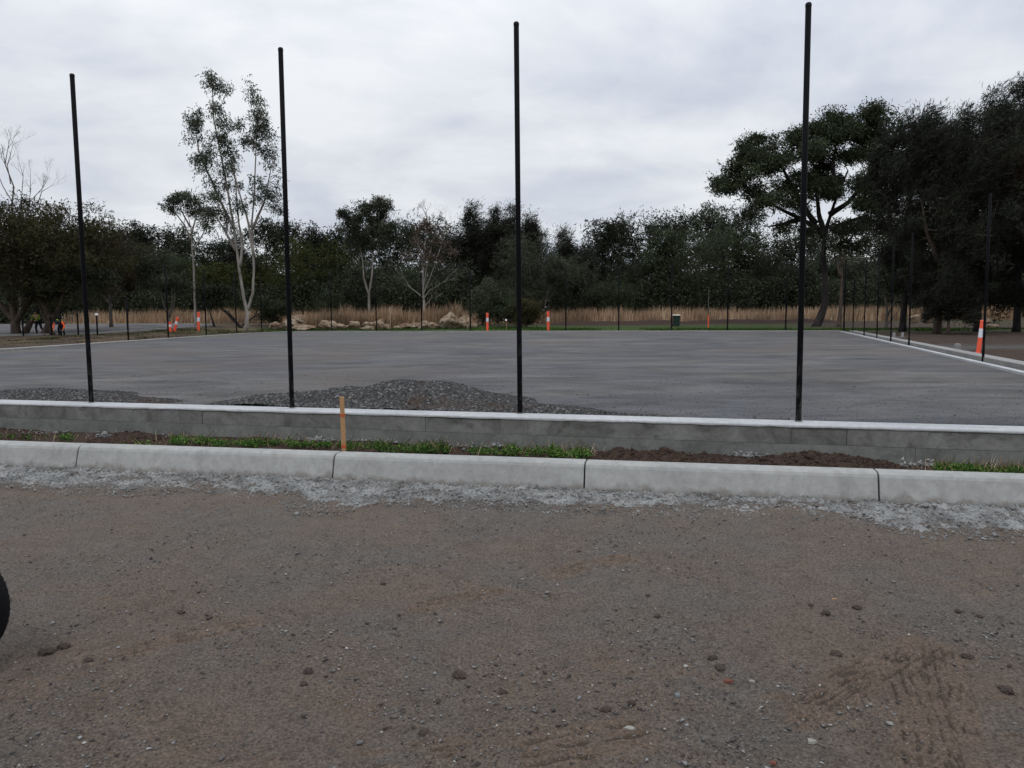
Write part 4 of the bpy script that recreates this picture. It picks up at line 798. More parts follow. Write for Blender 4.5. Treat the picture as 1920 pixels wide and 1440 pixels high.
tree('slim_tree', 'forked thin grey tree among the right-hand posts in front of the reeds', 'tree', 60, 1662, [[(1660, 612), (1664, 585), (1660, 560), (1655, 540)], [(1664, 592), (1675, 570), (1682, 555)], [(1660, 612), (1672, 600), (1690, 575)]], bl('1655,520,18,12 1680,530,18,12 1668,505,18,12'), FT['f_dark'], FT['b_grey'], 2500, 'dark', 0.14, 512)
tree('fallen_tree', 'dark leaning trunks lying left of the foot of the tall twin-trunked gum', 'tree', 69, 455, [[(455, 608), (430, 592), (412, 575), (400, 560)], [(440, 600), (428, 585), (418, 580)], [(402, 612), (395, 590), (388, 572)], [(455, 610), (475, 595), (490, 585)]], bl('400,550,14,9 420,545,14,9 385,550,12,8'), FT['f_dark'], FT['b_dark'], 2200, 'dark', 0.15, 513)
tree('shrub', 'small dark multi-stemmed shrub with grey upper stems by the leaning orange marker', 'shrub', 64, 318, [[(318, 610), (316, 590), (308, 575), (302, 550)], [(317, 592), (323, 570), (322, 540)], [(318, 595), (326, 575), (328, 550)]], bl('300,535,12,9 322,530,14,9 335,540,10,8'), FT['f_grey'], FT['b_grey'], 1500, 'fine', 0.12, 514)
for i, (px, Y, top, wd, fo, nm, lb, bot) in enumerate([(935, 72, 545, 75, 'f_green', 'shrub', 'bushy shrub with a bright green patch left of the third front post', 606), (985, 70, 560, 60, 'f_olive', 'shrub', 'low brown-green shrub just right of the third front post', 608),
        (1150, 88, 520, 110, 'f_green', 'shrub', 'rounded yellow-green shrub behind the reeds right of centre', 585), (905, 76, 520, 60, 'f_grey', 'shrub', 'dark grey-green shrub at the right end of the boulder row', 604), (622, 76, 545, 60, 'f_green', 'shrub', 'green bush sunk in the reeds left of the middle boulders', 600), (512, 74, 560, 55, 'f_green', 'shrub', 'dark green bush right of the tall gum, left of the boulders', 602)]):
    tree(nm, lb, 'shrub', Y, px, [[(px, 606), (px + 3, (top + 600) / 2), (px - 2, top + 15)], [(px, 600), (px + 14, (top + 590) / 2)]], auto_blobs(px, top, wd, bot, 520 + i, 12, 'round'), FT[fo], FT['b_grey'], 4500, 'fine', 0.07, 520 + i, 'shrubs in front of the trees')
tree('gum_tree', 'tall grey-green tree standing just right of the third front post, before the dark wood', 'tree', 85, 1000, [[(1000, 596), (998, 540), (992, 500), (985, 480)], [(999, 545), (1015, 510), (1025, 490)]], auto_blobs(990, 440, 150, 575, 540, 30, 'round'), FT['f_grey'], FT['b_grey'], 13000, 'fine', 0.14, 540)
tree('slim_tree', 'thin grey forked trunk behind the right-hand orange marker of the centre pair', 'tree', 80, 1022, [[(1018, 600), (1022, 570), (1030, 540), (1048, 520)], [(1020, 580), (1026, 560), (1042, 545)]], bl('1048,505,20,12 1035,495,20,12 1060,515,16,10 1040,525,18,10 1050,540,14,8'), FT['f_grey'], FT['b_grey'], 5000, 'fine', 0.07, 541)
def spire(label, px, top, wd, Y, n, seed, bot=575, fol='f_cas'):
    wd *= 1.45; n = int(n * 1.4)
    tree('casuarina', label, 'tree', Y, px, [[(px, 600), (px, 520), (px + 2, (top + 480) / 2), (px + 1, top + 12)]], auto_blobs(px, top, wd, bot, seed, 24, 'cone')[:14] + auto_blobs(px, top + 35, wd, bot, seed + 50, 16, 'top'), FT[fol], FT['b_dark'], n, 'cas', 0.22, seed, 'dark casuarinas behind the centre of the court')
spire('dark casuarina forming the left peak of the centre group', 880, 386, 75, 98, 9500, 551)
spire('dark casuarina forming the middle peak of the centre group', 925, 386, 60, 97, 8500, 552)
spire('dark casuarina topping out right behind the third front post', 955, 384, 80, 99, 9500, 553)
spire('dark feathery casuarina on the right shoulder of the centre group', 990, 398, 70, 98, 8500, 554)
spire('dark spiky tree at the right foot of the centre group, next to the skyline dip', 1055, 430, 80, 97, 8000, 555)
spire('low thin-topped casuarina standing in the skyline dip right of centre', 1098, 458, 70, 99, 6500, 556)
spire('low dark casuarina left of the tall gum on the skyline', 440, 440, 60, 99, 4500, 557)

# ------------------------------------------------------------------ boulders
def boulder(label, x0, x1, yt, yb, Y, seed):
    rng = np.random.default_rng(seed); bm = bmesh.new(); bmesh.ops.create_icosphere(bm, subdivisions=4, radius=1)
    V = np.array([v.co[:] for v in bm.verts]); Fs = [tuple(v.index for v in f.verts) for f in bm.faces]; bm.free()
    Np = unit(rng.normal(0, 1, (16, 3))); h = rng.uniform(0.62, 1.0, 16); dt = V @ Np.T; r = np.where(dt > 0.05, h[None] / np.maximum(dt, 0.05), 9).min(1); r = np.minimum(r, 1.15)
    r = r * (0.82 + 0.36 * fbm(V[:, 0] * 2 + 9, V[:, 1] * 2 + V[:, 2] * 2, 1.6, 5, seed, 0.6)); V = V * r[:, None]
    ext = V.max(0) - V.min(0); w_ = (x1 - x0) * Y / F_PX; hgt = (yb - yt) * Y / F_PX * 1.15
    V = V / ext * [w_, w_ * rng.uniform(0.65, 0.9), hgt]; B = on_ground((x0 + x1) / 2, Y)
    bz = aty((x0 + x1) / 2, yb, Y)[2] - 0.03; bz = min(bz, B[2] + 0.5) if yb < 609 else B[2] - 0.08
    V[:, 2] -= V[:, 2].min()
    o = mk('boulder', V, Fs, MT['rock'], smooth_=False); o.location = (B[0], B[1], bz); tag(o, label, 'boulder', 'sandstone boulders')
    for p in o.data.polygons: p.use_smooth = False
BL = [((506, 532, 601, 616), 69.5, 'brown boulder at the far left end of the boulder row'), ((527, 562, 597, 617), 69, 'orange-brown boulder touching the left side of the second front post'), ((542, 574, 592, 607), 70.5, 'orange boulder perched above the flat pale slab right of the second front post'),
 ((549, 592, 606, 617), 68, 'long flat pale slab right of the second front post'), ((595, 622, 601, 618), 69.5, 'brown boulder left of the angular one near the left end'), ((606, 636, 600, 617), 68.4, 'angular pinkish boulder with a pale face, second cluster from the left'), ((625, 648, 603, 614), 70.5, 'brown boulder tucked behind the angular pinkish one'),
 ((642, 660, 606, 614), 70, 'small dark brown boulder in the low gap of the row'), ((655, 675, 601, 616), 69.6, 'reddish brown boulder left of the flat cream slab'), ((674, 702, 610, 618), 68, 'flat cream slab lying on the grass in the middle of the row'),
 ((676, 706, 598, 611), 71, 'dark brown boulder above the flat cream slab'), ((700, 722, 599, 617), 68.6, 'tall orange-cream boulder beside a far fence post'), ((715, 737, 604, 614), 69.2, 'wedge-shaped cream boulder pointing right in mid row'), ((738, 757, 608, 615), 69.8, 'small reddish boulder right of the wedge-shaped one'),
 ((748, 772, 603, 613), 70.2, 'pinkish boulder left of the bare tree foot'), ((764, 792, 600, 611), 70.8, 'rounded grey-pink boulder left of the bare white tree'), ((784, 808, 599, 614), 69.4, 'pink boulder in front of the bare white tree trunk'), ((800, 826, 603, 616), 68.8, 'cream wedge boulder right of the bare white tree trunk'),
 ((822, 868, 588, 618), 68.3, 'largest boulder, a dark-faced peaked rock near the right end of the row'), ((860, 886, 594, 617), 68.8, 'rounded pale boulder leaning on the largest one'), ((883, 896, 603, 614), 70, 'smallest boulder, at the far right end of the row'),
 ((1705, 1734, 591, 606), 62, 'pinkish boulder left of the thick brown casuarina trunk'), ((1728, 1746, 598, 606), 63, 'small brown boulder beside the thick casuarina trunk'), ((1808, 1836, 585, 597), 61, 'pale upper boulder resting on the flat one right of the casuarina trunk'),
 ((1812, 1858, 596, 607), 60, 'flat pale boulder under the upper one right of the casuarina trunk'), ((1850, 1872, 602, 609), 60.5, 'low pale boulder behind the last right-hand post')]
for i, (q, Y, lb) in enumerate(BL): boulder(lb, *q, Y, 600 + i)

# ------------------------------------------------------------------ churned soil beside the court
def churned(name, u0, u1, y0, y1, side, seed, nx=260, ny=330):
    tt = np.linspace(0, 1, nx); yy = y0 + (y1 - y0) * np.linspace(0, 1, ny) ** 1.3; T_, Yg = np.meshgrid(tt, yy, indexing='ij')
    edge = side(Yg); Xg = edge + u0 + (u1 - u0) * T_
    k = smooth(T_, 0, 0.06) * (1 - smooth(T_, 0.9, 1.0)) * smooth(Yg, y0, y0 + 1.5) * (1 - smooth(Yg, y1 - 4, y1))
    pth = np.exp(-((Yg - 26.5 - 0.05 * (Xg - 15)) / 1.7) ** 2) * smooth(Xg, 13, 14)
    Zg = gz(Xg, Yg) - 0.07 + k * (0.02 + 0.19 * fbm(Xg, Yg, 0.9, 5, seed, 0.6) + 0.05 * np.abs(fbm(Xg, Yg, 5, 3, seed + 3) - 0.5)) * (1 - 0.45 * pth)
    o = mk(name, np.stack([Xg, Yg, Zg], -1), grid(*Xg.shape), MT['soil'], smooth_=True, attrs=dict(green=(0.25 * smooth(fbm(Xg, Yg, 0.3, 3, seed + 7), 0.5, 0.7) * (np.abs(seed - 900) < 1)).ravel() + 0.0, straw=(0.4 * (seed == 900)) * np.ones(Xg.size), straw2=np.zeros(Xg.size), path=pth.ravel())); tag(o, kind='structure')
churned('churned_soil', 0.4, 22, 9.5, 47, lambda y: 8.9 + (y - 13.0) * 0.325, 901)
churned('rough_verge', -9.5, -0.62, 24, 60, lambda y: -19.3 + (y - 15) * 0.004, 900)
# ------------------------------------------------------------------ posts
def post(label, B, h, r, group, flange=False, grp_cat='post', lean=(0, 0)):
    t = empty('steel_post', tuple(B), label, grp_cat, group); mb = MB()
    mb.lathe([(r, -0.05), (r, 0.0), (r, h * 0.5), (r, h - 0.012)], 14); mb.build('shaft', MT['pole'], t, True)
    mb = MB(); mb.lathe([(r * 1.06, h - 0.035), (r * 1.08, h - 0.01), (r * 0.8, h + 0.004), (r * 0.2, h + 0.006)], 14); mb.build('cap', MT['cap'], t)
    if flange: mb = MB(); mb.lathe([(r * 1.35, -0.002), (r * 1.3, 0.006), (r * 1.05, 0.010)], 14); mb.build('grout_ring', MT['wall'], t)
    t.rotation_euler = (lean[0], lean[1], 0)
    # smooth shading only along the tube
    return t
FP = [((171, 755), (135, 139), 'tall black steel post on the wall, leftmost of the four near ones'), ((547, 765), (526, 90), 'tall black post on the wall, just left of the orange-banded timber stake'),
      ((975, 775), (968, 42), 'tall black post on the wall right of the gravel heap crest'), ((1497, 790), (1516, 6), 'tall black steel post on the wall in front of the bent black tree trunk')]
for b, t_, lb in FP:
    B = atz(*b, 0.452); v = B[:2] @ NW; B[:2] += NW * (min(max(v, 8.70), 8.76) - v); T_ = aty(*t_, B[1]); post(lb, B, T_[2] - B[2], 0.030, 'near posts standing on the retaining wall', True, lean=(0, math.atan2(T_[0] - B[0], T_[2] - B[2])))
def P_at(px, py, z=0.45): return atz(px, py, z)
FAR = [(622, 620.5, 513, 'left of the angular pinkish boulder'), (706, 620, 515, 'in front of the tall orange-cream boulder'), (791, 620, 515, 'in front of the bare white tree'), (882, 620, 515, 'right of the largest boulder'), (1061, 619, 500, 'just right of the centre orange markers'),
       (1160, 619, 500, 'before the low brown earth bank'), (1259, 619, 490, 'left of the wheelie bin'), (1364, 619, 495, 'right of the thin stake'), (1473, 619, 500, 'left of the fourth near post'), (1582, 620, 480, 'at the right far corner of the court')]
def far_Y(px):      # on the far edge line of the court, just outside the edge kerb
    r = ray(px, 620); k = r[0] / r[1]; a = np.array([-17.45, 63.1]); d = np.array([38.35, -13.65]); s = (k * a[1] - a[0]) / (d[0] - k * d[1]); return a + d * s
for px, py, top, lb in FAR:
    q = far_Y(px); z = float(gz(*q)); B = np.array([q[0], q[1], z]); post('thin black post on the far court edge, ' + lb, B, 4.55, 0.05, 'far posts round the court', lean=(0, 0.0))
LEFT = [(491, 624.5, 4.7, 'right of the tall twin-trunked gum'), (444, 627, 4.6, 'left of the tall twin-trunked gum'), (387, 631, 4.4, 'by the upright orange marker'), (316, 636, 4.3, 'crossing the small dark shrub on the left'), (241, 640, 2.4, 'the shorter one')]
for px, py, h, lb in LEFT:
    B = atz(px, py, 0.42); B[2] = 0.38; post('thin black post on the left court edge, ' + lb, B, h, 0.045, 'far posts round the court')
LOW = [(183, 54, 1.35, 'the one with a white cap'), (147, 55, 1.5, 'left of the first near post'), (115, 53, 1.75, 'in front of the orange worker'), (97, 54, 1.3, 'left of the orange worker'), (44, 54, 1.3, 'by the gnarled trunks at the far left')]
for i, (px, Y, h, lb) in enumerate(LOW):
    B = on_ground(px, Y); t = post('short black post by the far left court, ' + lb, B, h, 0.055, 'short posts by the second court')
    if i == 0:
        mb = MB(); mb.lathe([(0.07, h + 0.0), (0.12, h + 0.03), (0.12, h + 0.12), (0.05, h + 0.17)], 12); mb.build('white_cap', MT['white'], t)
RIGHT = [(1599, 624, 5.0, 'the farthest one, next to the corner'), (1620, 629, 4.7, 'second from the far corner'), (1644, 634, 4.4, 'third from the far corner'), (1670, 640, 4.3, 'fourth from the corner'), (1704, 648, 4.2, 'fifth from the corner'), (1843, 677, 4.3, 'nearest one, touching the marker')]
for px, py, h, lb in RIGHT:
    B = atz(px, py, 0.40); B[2] = 0.36; post('black post on the right court edge, ' + lb, B, min(h, 4.05), 0.03, 'right-hand posts beside the court')
# ------------------------------------------------------------------ orange markers
def marker(label, B, h, r, lean=(0, 0), band=(0.5, 0.72)):
    t = empty('warning_marker', tuple(B), label, 'marker', 'orange warning markers'); mb = MB()
    mb.lathe([(r * 1.02, 0.0), (r, 0.02), (r, h * 0.93), (r * 1.12, h * 0.935), (r * 1.12, h * 0.985), (r * 0.8, h)], 14); tb = mb.build('tube', MT['orange'], t, False)
    mb = MB(); mb.lathe([(r * 1.03, h * band[0]), (r * 1.035, h * band[1])], 14); mb.build('reflective_band', MT['refl'], tb)
    mb = MB(); mb.lathe([(r * 1.25, -0.02), (r * 1.25, 0.02), (r * 1.05, 0.03)], 14); mb.build('base', MT['orange'], t); t.rotation_euler = (lean[0], lean[1], 0); return t
B = atz(1834, 662, 0.39); marker('orange marker tube with a white reflective band, largest and nearest, by the last right-hand post', B, 0.97, 0.062, (0, 0.10), (0.47, 0.74))
for px, Y, h, ln, lb in [(1028, 61.5, 1.52, 0, 'orange marker with a white band standing right of the third near post'), (914, 64, 1.45, 0, 'orange marker with a white band left of the third near post, by the boulders'),
                         (372, 62, 1.45, 0.05, 'upright orange marker with a white band at the foot of the slender young gum'), (327, 60, 1.1, 0.28, 'leaning orange marker with a white band beside the small dark shrub'), (319, 59, 0.75, 0.02, 'short pinkish orange marker half hidden behind a left-hand post')]:
    B = on_ground(px, Y); marker(lb, B, h, 0.105, (0, ln))
# timber stake
B = atz(645, 843, 0.16); B[1] = 7.80; B[0] = aty(645, 840, 7.80)[0]; B[2] = 0.03
t = empty('timber_stake', tuple(B), 'rough timber survey stake with two orange painted bands standing behind the kerb', 'stake'); hs = aty(644, 744, B[1])[2] - B[2]
mb = MB(); hw = 0.021; mb.box(-hw, hw, -hw, hw, 0, hs); s = mb.build('shaft', MT['timber'], t)
b_ = s.modifiers.new('bevel', 'BEVEL'); b_.width = 0.003
for z0, z1 in [(hs * 0.735, hs * 0.775), (hs * 0.32, hs * 0.36)]:
    mb = MB(); e_ = hw + 0.0012; mb.box(-e_, e_, -e_, e_, z0, z1); mb.build('painted_band', MT['paint_orange'], s)
t.rotation_euler = (0.0, -0.01, 0.35)
# thin stakes far right
B = on_ground(1328, 66); t = empty('thin_stake', tuple(B), 'thin tall pale stake with an orange lower part right of the wheelie bin', 'stake'); mb = MB(); mb.lathe([(0.035, 0.9), (0.03, 3.3)], 8); mb.build('shaft', MT['b_grey'], t); mb = MB(); mb.lathe([(0.055, 0), (0.055, 1.1)], 10); mb.build('orange_foot', MT['orange'], t)
B = on_ground(950, 64.5); t = empty('stake_sign', tuple(B), 'thin stake with a small white tag between the two centre orange markers', 'stake'); mb = MB(); mb.box(-0.02, 0.02, -0.02, 0.02, 0, 0.9); mb.build('shaft', MT['timber'], t); mb = MB(); mb.box(-0.13, 0.04, -0.035, -0.022, 0.78, 0.93); mb.build('tag', MT['white'], t)
# wheelie bin
B = on_ground(1268, 70); t = empty('wheelie_bin', tuple(B), 'dark green wheelie bin with a pale lid on the far grass', 'bin')
mb = MB(); V = [(-.24, -.26, .06), (.24, -.26, .06), (.24, .26, .06), (-.24, .26, .06), (-.29, -.33, .96), (.29, -.33, .96), (.29, .33, .96), (-.29, .33, .96)]; mb.add(V, [(0, 3, 2, 1), (4, 5, 6, 7), (0, 1, 5, 4), (1, 2, 6, 5), (2, 3, 7, 6), (3, 0, 4, 7)])
mb.box(-.31, .31, -.35, .35, .93, .975); o = mb.build('body', MT['bin'], t)
mb = MB(); V = [(-.31, -.36, .98), (.31, -.36, .98), (.31, .38, .98), (-.31, .38, .98), (-.27, -.31, 1.05), (.27, -.31, 1.05), (.27, .33, 1.07), (-.27, .33, 1.07)]; mb.add(V, [(0, 3, 2, 1), (4, 5, 6, 7), (0, 1, 5, 4), (1, 2, 6, 5), (2, 3, 7, 6), (3, 0, 4, 7)]); mb.build('lid', MT['binlid'], t)
for sx_ in (-.27, .27):
    mb = MB(); mb.lathe([(.10, -.025), (.10, .025)], 14, T=lambda v: (v[2] + sx_, v[0] + .27, v[1] + .10)); mb.build('wheel', MT['rubber'], t)
mb = MB(); mb.tube([(-.25, .36, .95), (-.25, .42, .98), (.25, .42, .98), (.25, .36, .95)], [.014] * 4, 6); mb.build('handle', MT['bin'], t)
# dark low earth bank beyond the grass
for nm, x0, x1, yc, hh_, lb in [('earth_bank', 2.5, 33, 75.5, 0.55, 'low brown earth bank in front of the reeds right of centre')]:
    uu = np.linspace(x0, x1, 220); vv = np.linspace(yc - 2.2, yc + 2.2, 30); A, B2 = np.meshgrid(uu, vv, indexing='ij')
    HZ = gz(A, B2) - 0.08 + hh_ * np.exp(-((B2 - yc) / 1.1) ** 2) * smooth(A, x0, x0 + 3) * (1 - smooth(A, x1 - 3, x1)) * (0.35 + 0.9 * fbm(A, B2, 0.35, 4, 88)) + (fbm(A, B2, 3, 3, 5) - 0.5) * 0.08
    o = mk(nm, np.stack([A, B2, HZ], -1), grid(*A.shape), MT['loam']); tag(o, kind='structure')
# service pit and pipe on the right
B = atz(1684, 634, 0.40); t = empty('service_pit', tuple(B), 'small white plastic service pit and pipe stub lying by the right-hand posts', 'service pit')
mb = MB(); mb.box(-.7, .45, -.25, .25, 0, .05); mb.build('slab', MT['wall_low'], t)
for dx in (-0.15, 0.25): mb = MB(); mb.lathe([(.06, .03), (.06, .24), (.05, .26)], 10, (dx, 0.1, 0)); mb.build('pipe_stub', MT['edge'], t)
B = atz(1795, 656, 0.38); mb = MB(); mb.lathe([(.10, -.1), (.10, .16), (.085, .17), (.085, .20), (.03, .21)], 12); o = mb.build('pipe_stub', MT['grey_pipe']); o.location = tuple(B); tag(o, 'grey capped pipe stub on the dirt beyond the right gutter', 'pipe')
B = atz(1787, 662, 0.38); mb = MB(); mb.box(-.32, .32, -.12, .12, 0, .04); o = mb.build('concrete_offcut', MT['edge']); o.location = tuple(B); tag(o, 'flat pale concrete offcut lying just beyond the right gutter', 'concrete piece')
# ------------------------------------------------------------------ prominent clods on the road
CL = [(578, 1263, .030, 'round damp clay clod left of centre near the stone patch'), (862, 1264, .038, 'dark scalloped clay clod, largest one near the centre of the road'), (88, 1222, .045, 'broken dark clay lump at the left of the road'), (120, 1212, .035, 'clay lump just right of the broken one at the left'), (165, 1238, .03, 'small clay lump next to the lumps at the left'),
      (718, 1098, .022, 'small dark clod above the thin tyre marks'), (1086, 1038, .02, 'tiny dark clod left of the short tyre print'), (1548, 1155, .026, 'dark clod in the group right of centre'), (1606, 1142, .028, 'dark ragged clod beside the group right of centre'), (1520, 1140, .018, 'small dark clod left end of the group right of centre'), (1796, 1147, .022, 'dark clod on the far right of the road'),
      (1836, 1157, .02, 'small dark clod right of the far right one'), (1568, 1232, .03, 'dark clod above the muddy tyre print'), (1815, 1235, .03, 'dark clod right of the muddy tyre print'), (1336, 1238, .026, 'clod left of the muddy tyre print'), (1350, 1258, .03, 'flat clod just below the one left of the muddy tyre print'), (1886, 1296, .034, 'dark clod at the right edge of the photo'), (1136, 1334, .026, 'dark clod lower centre of the road'),
      (1184, 1320, .022, 'dark clod right of the lower centre one'), (820, 1315, .02, 'dark crumb left of the lower centre'), (795, 1378, .026, 'clod near the bottom centre of the photo'), (570, 1286, .022, 'small clod right below the round damp clay clod'), (944, 1296, .02, 'grey clod between the scalloped clod and the lower centre one'), (1215, 1118, .02, 'dark clod right of the thin tyre marks'), (1232, 1155, .022, 'dark clod in the stony patch right of centre'), (340, 1150, .024, 'dark clod above the scratches on the left'), (393, 1164, .026, 'dark clod right of the one above the scratches')]
for i, (px, py, r, lb) in enumerate(CL):
    rng = np.random.default_rng(700 + i); bm = bmesh.new(); bmesh.ops.create_icosphere(bm, subdivisions=3, radius=1); V = np.array([v.co[:] for v in bm.verts]); Fs = [tuple(v.index for v in f.verts) for f in bm.faces]; bm.free()
    V = V * (0.35 + 1.2 * fbm(V[:, 0] * 1.5 + i, V[:, 1] * 1.5 + V[:, 2] * 1.3, 2.6, 5, i, 0.75))[:, None] * [1.25, 1.0, 0.7]; B = atz(px, py, 0.0); r *= 0.75
    o = mk('dirt_clod', V * r, Fs, MT['clod']); o.location = (B[0], B[1], float(road_z(B[0], B[1])) + r * 0.22); o.rotation_euler = (0, 0, rng.uniform(0, 6)); tag(o, lb, 'clod', 'damp clods on the dirt road')
def flatstone(label, px, py, r, mat, seed):
    rng = np.random.default_rng(seed); k = 7; th = np.sort(rng.uniform(0, 6.28, k)); rr = rng.uniform(0.7, 1.1, k) * r; B = atz(px, py, 0); mb = MB()
    mb.add([(a * math.cos(t_), a * math.sin(t_) * .7, -.002) for a, t_ in zip(rr, th)] + [(a * .85 * math.cos(t_), a * .85 * math.sin(t_) * .7, r * .3) for a, t_ in zip(rr, th)], [tuple(range(k, 2 * k))] + [(i, (i + 1) % k, k + (i + 1) % k, k + i) for i in range(k)])
    o = mb.build('flat_stone', mat); o.location = (B[0], B[1], float(road_z(B[0], B[1])) + 0.004); tag(o, label, 'stone', 'single stones on the road')
SP = simple('pale_stone', (0.24, 0.23, 0.20), 0.9, 0.2, 0.3, 50); SR = simple('red_stone', (0.13, 0.05, 0.035), 0.9, 0.2, 0.3, 50); SB = simple('blue_grey_stone', (0.13, 0.15, 0.155), 0.9, 0.2, 0.3, 50); SY_ = simple('sandy_stone', (0.26, 0.18, 0.10), 0.9, 0.2, 0.3, 50)
flatstone('pale angular stone flake at lower right of centre, by a dark twig mark', 1180, 1370, .028, SP, 1); flatstone('blue-grey stone right of centre on the road', 1270, 1308, .022, SB, 2); flatstone('red brick chip at the bottom edge of the photo', 1450, 1434, .02, SR, 3); flatstone('flat red brick chip left of the white pebble', 1366, 1283, .024, SR, 4)
flatstone('white pebble right of the flat red chip', 1411, 1283, .018, SP, 5); flatstone('small sandy yellow stone in the upper right of the road', 1564, 1129, .02, SY_, 6); flatstone('long pale stone near the bottom right tyre mark', 1520, 1395, .024, SP, 7)
# ------------------------------------------------------------------ black tyre poking in at the left edge
Yt = 3.42; Ct = aty(-120, 1118, Yt); Rt = (aty(6, 1118, Yt) - Ct)[0]
t = empty('loose_wheel', (Ct[0], Yt, 0), 'black rounded tyre poking in at the left edge of the photo', 'wheel'); zc = Rt - 0.01
mb = MB(); ns, nr = 120, 18; V = []
for i in range(ns):
    a = 2 * math.pi * i / ns
    for k in range(nr):
        b = 2 * math.pi * k / nr; rr = Rt - 0.075 + (0.075 - (0.004 if (i % 2 and math.cos(b) > 0.5) else 0)) * math.copysign(abs(math.cos(b)) ** 0.7, math.cos(b)); V.append((rr * math.cos(a), 0.09 * math.copysign(abs(math.sin(b)) ** 0.7, math.sin(b)), zc + rr * math.sin(a)))
mb.add(V, [(i * nr + k, ((i + 1) % ns) * nr + k, ((i + 1) % ns) * nr + (k + 1) % nr, i * nr + (k + 1) % nr) for i in range(ns) for k in range(nr)]); mb.build('tyre', MT['rubber'], t, True)
mb = MB(); Tm = lambda v: (v[0], v[2], zc + v[1]); mb.lathe([(Rt - .14, -.07), (Rt - .14, .07)], 40, T=Tm); rm = mb.build('rim', MT['black'], t)
mb = MB(); mb.lathe([(.05, -.085), (.05, .085)], 16, T=Tm); mb.build('hub', MT['grey_pipe'], rm)
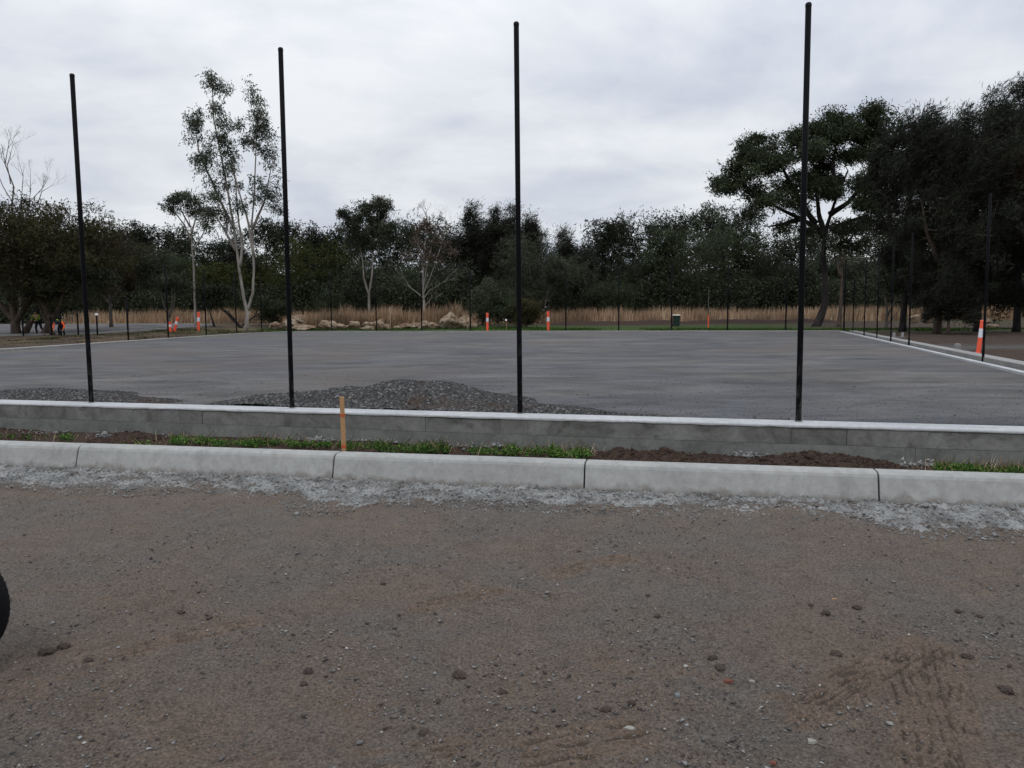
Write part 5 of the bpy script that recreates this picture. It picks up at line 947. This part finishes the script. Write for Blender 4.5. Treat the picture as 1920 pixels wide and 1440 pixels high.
# ------------------------------------------------------------------ people
def skin(name, verts, edges, radii, mat, parent=None, root=0, sub=2):
    me = bpy.data.meshes.new(name); me.from_pydata([tuple(v) for v in verts], edges, []); me.materials.append(mat)
    o = bpy.data.objects.new(name, me); C.objects.link(o)
    if parent: o.parent = parent
    md = o.modifiers.new('skin', 'SKIN'); md.use_smooth_shade = True; sv = me.skin_vertices[0].data
    for i, r in enumerate(radii):
        r = r if isinstance(r, tuple) else (r, r); sv[i].radius = r; sv[i].use_root = (i == root)
    s_2 = o.modifiers.new('sub', 'SUBSURF'); s_2.levels = sub; s_2.render_levels = sub
    return o
def person(label, B, yaw, pose, tops, trousers, hat):
    t = empty('person', tuple(B), label, 'person'); t.rotation_euler = (0, 0, yaw)
    J = pose; names = [k for k in J if k != 'face']; idx = {n_: i for i, n_ in enumerate(names)}
    Ed = [('pelvis', 'waist'), ('waist', 'chest'), ('chest', 'neck'), ('neck', 'head'), ('head', 'crown')]
    for s in 'LR': Ed += [('pelvis', 'hip' + s), ('hip' + s, 'knee' + s), ('knee' + s, 'ankle' + s), ('ankle' + s, 'toe' + s), ('chest', 'sho' + s), ('sho' + s, 'elb' + s), ('elb' + s, 'wri' + s), ('wri' + s, 'palm' + s)]
    Rd = dict(pelvis=.13, waist=.12, chest=.14, neck=.055, head=.095, crown=.08, hip=.09, knee=.06, ankle=.045, toe=.04, sho=.06, elb=.045, wri=.03, palm=.032)
    V = [J[n_] for n_ in names]; E_ = [(idx[a], idx[b]) for a, b in Ed]; R_ = [Rd.get(n_, Rd.get(n_[:-1], .05)) for n_ in names]
    for s in 'LR':    # five fingers on each palm
        w0, p0 = np.array(J['wri' + s]), np.array(J['palm' + s]); d = unit(p0 - w0); sdv = unit(np.cross(d, [0, 1, 0.2])); pi_ = idx['palm' + s]
        for k, (of, ln) in enumerate([(-.027, .065), (-.009, .075), (.009, .07), (.027, .055)]):
            V += [tuple(p0 + sdv * of + d * .03), tuple(p0 + sdv * of + d * (.03 + ln * .5)), tuple(p0 + sdv * of * 1.05 + d * (.03 + ln * .85) + np.array([0, .02, 0]))]; n0 = len(V) - 3
            E_ += [(pi_, n0), (n0, n0 + 1), (n0 + 1, n0 + 2)]; R_ += [.009, .0085, .007]
        V += [tuple(p0 - sdv * .04 - d * .01), tuple(p0 - sdv * .055 + d * .03)]; n0 = len(V) - 2; E_ += [(pi_, n0), (n0, n0 + 1)]; R_ += [.011, .009]
    hd = np.array(J['head']); f_ = np.array(J['face']) if 'face' in J else np.array([0, -1, 0])
    skin('body', V, E_, R_, MT['skin'], t, idx['pelvis'])
    def sub_(nm, chain, mat, root, grow):
        nn_ = sorted({a for e_ in chain for a in e_}, key=names.index); ii = {n_: i for i, n_ in enumerate(nn_)}
        return skin(nm, [J[n_] for n_ in nn_], [(ii[a], ii[b]) for a, b in chain], [Rd.get(n_, Rd.get(n_[:-1], .05)) * grow + .012 for n_ in nn_], mat, t, ii[root])
    sub_('jacket', [('pelvis', 'waist'), ('waist', 'chest')] + [(a + s, b + s) for s in 'LR' for a, b in (('sho', 'elb'), ('elb', 'wri'))] + [('chest', 'shoL'), ('chest', 'shoR')], tops, 'pelvis', 1.08)
    sub_('trousers', [('pelvis', 'hip' + s) for s in 'LR'] + [(a + s, b + s) for s in 'LR' for a, b in (('hip', 'knee'), ('knee', 'ankle'))], trousers, 'pelvis', 1.1)
    for s in 'LR': skin('boot', [J['ankle' + s], J['toe' + s]], [(0, 1)], [.06, .055], MT['black'], t, 0)
    cr = np.array(J['crown']); ax = unit(cr - hd); ux = unit(np.cross(ax, [0, 1, 0.01])); uy = np.cross(ax, ux); mbh = MB()
    mbh.lathe([(.165, -.01), (.16, .005), (.115, .015), (.11, .07), (.07, .115), (.02, .125)], 16, T=lambda v: tuple(cr + ux * v[0] + uy * v[1] + ax * (v[2] - .03))); mbh.build('hat', hat, t)
    # face
    fd = unit(f_); sd3 = unit(np.cross(fd, ax)); mbf = MB(); mbf.tube([hd + fd * .085 + ax * .01, hd + fd * .115 - ax * .02], [.012, .018], 6); mbf.build('nose', MT['skin'], t)
    for k in (-1, 1):
        mbe = MB(); c0 = hd + fd * .088 + sd3 * k * .032 + ax * .025; mbe.tube([c0, c0 + fd * .01], [.010, .006], 6); mbe.build('eye', MT['black'], t)
        mbe = MB(); c0 = hd + sd3 * k * .092; mbe.tube([c0 - ax * .025, c0 + ax * .025], [.014, .018], 6); mbe.build('ear', MT['skin'], t)
    mbe = MB(); mbe.tube([hd + fd * .09 - ax * .045 - sd3 * .022, hd + fd * .09 - ax * .045 + sd3 * .022], [.006, .006], 5); mbe.build('mouth', MT['navy'], t)
    return t
# bending worker, seen side/front on, reaching down
pA = dict(pelvis=(0, .22, .78), waist=(0, .06, .90), chest=(0, -.16, .93), neck=(0, -.32, .92), head=(0, -.42, .90), crown=(0, -.52, .93), face=(0, -.5, -.85),
          hipL=(.11, .20, .74), kneeL=(.15, .05, .42), ankleL=(.16, .22, .07), toeL=(.17, .06, .04), hipR=(-.11, .20, .74), kneeR=(-.15, .05, .42), ankleR=(-.16, .22, .07), toeR=(-.17, .06, .04),
          shoL=(.20, -.20, .93), elbL=(.36, -.22, .68), wriL=(.30, -.30, .44), palmL=(.28, -.33, .37), shoR=(-.20, -.20, .93), elbR=(-.36, -.22, .68), wriR=(-.32, -.30, .44), palmR=(-.30, -.33, .37))
B = on_ground(114, 54); t = person('person bending forward in an orange hi-vis jacket and dark hat behind a short black post', B, 0.15, pA, MT['hivis'], MT['navy'], MT['hat'])
mb = MB(); 
for sx_ in (-.1, .1): mb.tube([(sx_, .2, .95), (sx_, .0, 1.085), (sx_, -.2, 1.10), (sx_, -.31, 1.02)], [.03] * 4, 5)
mb.build('lime_stripes', MT['lime'], t)
pB = dict(pelvis=(0, .05, .93), waist=(0, .0, 1.10), chest=(-.02, -.10, 1.32), neck=(-.02, -.16, 1.47), head=(-.02, -.20, 1.58), crown=(-.02, -.22, 1.70), face=(-.2, -1, -.4),
          hipL=(.10, .05, .90), kneeL=(.24, .02, .50), ankleL=(.40, .12, .08), toeL=(.46, -.02, .04), hipR=(-.10, .05, .90), kneeR=(-.12, -.06, .48), ankleR=(-.12, .05, .08), toeR=(-.14, -.12, .04),
          shoL=(.18, -.08, 1.40), elbL=(.27, -.14, 1.14), wriL=(.15, -.34, 1.02), palmL=(.11, -.40, 1.0), shoR=(-.22, -.10, 1.40), elbR=(-.30, -.16, 1.13), wriR=(-.20, -.36, 1.02), palmR=(-.17, -.42, 1.0))
B = on_ground(72, 56); person('person standing in a lime hi-vis jacket and dark trousers under the left trees', B, -0.1, pB, MT['shaded_lime'], MT['navy'], MT['hat'])
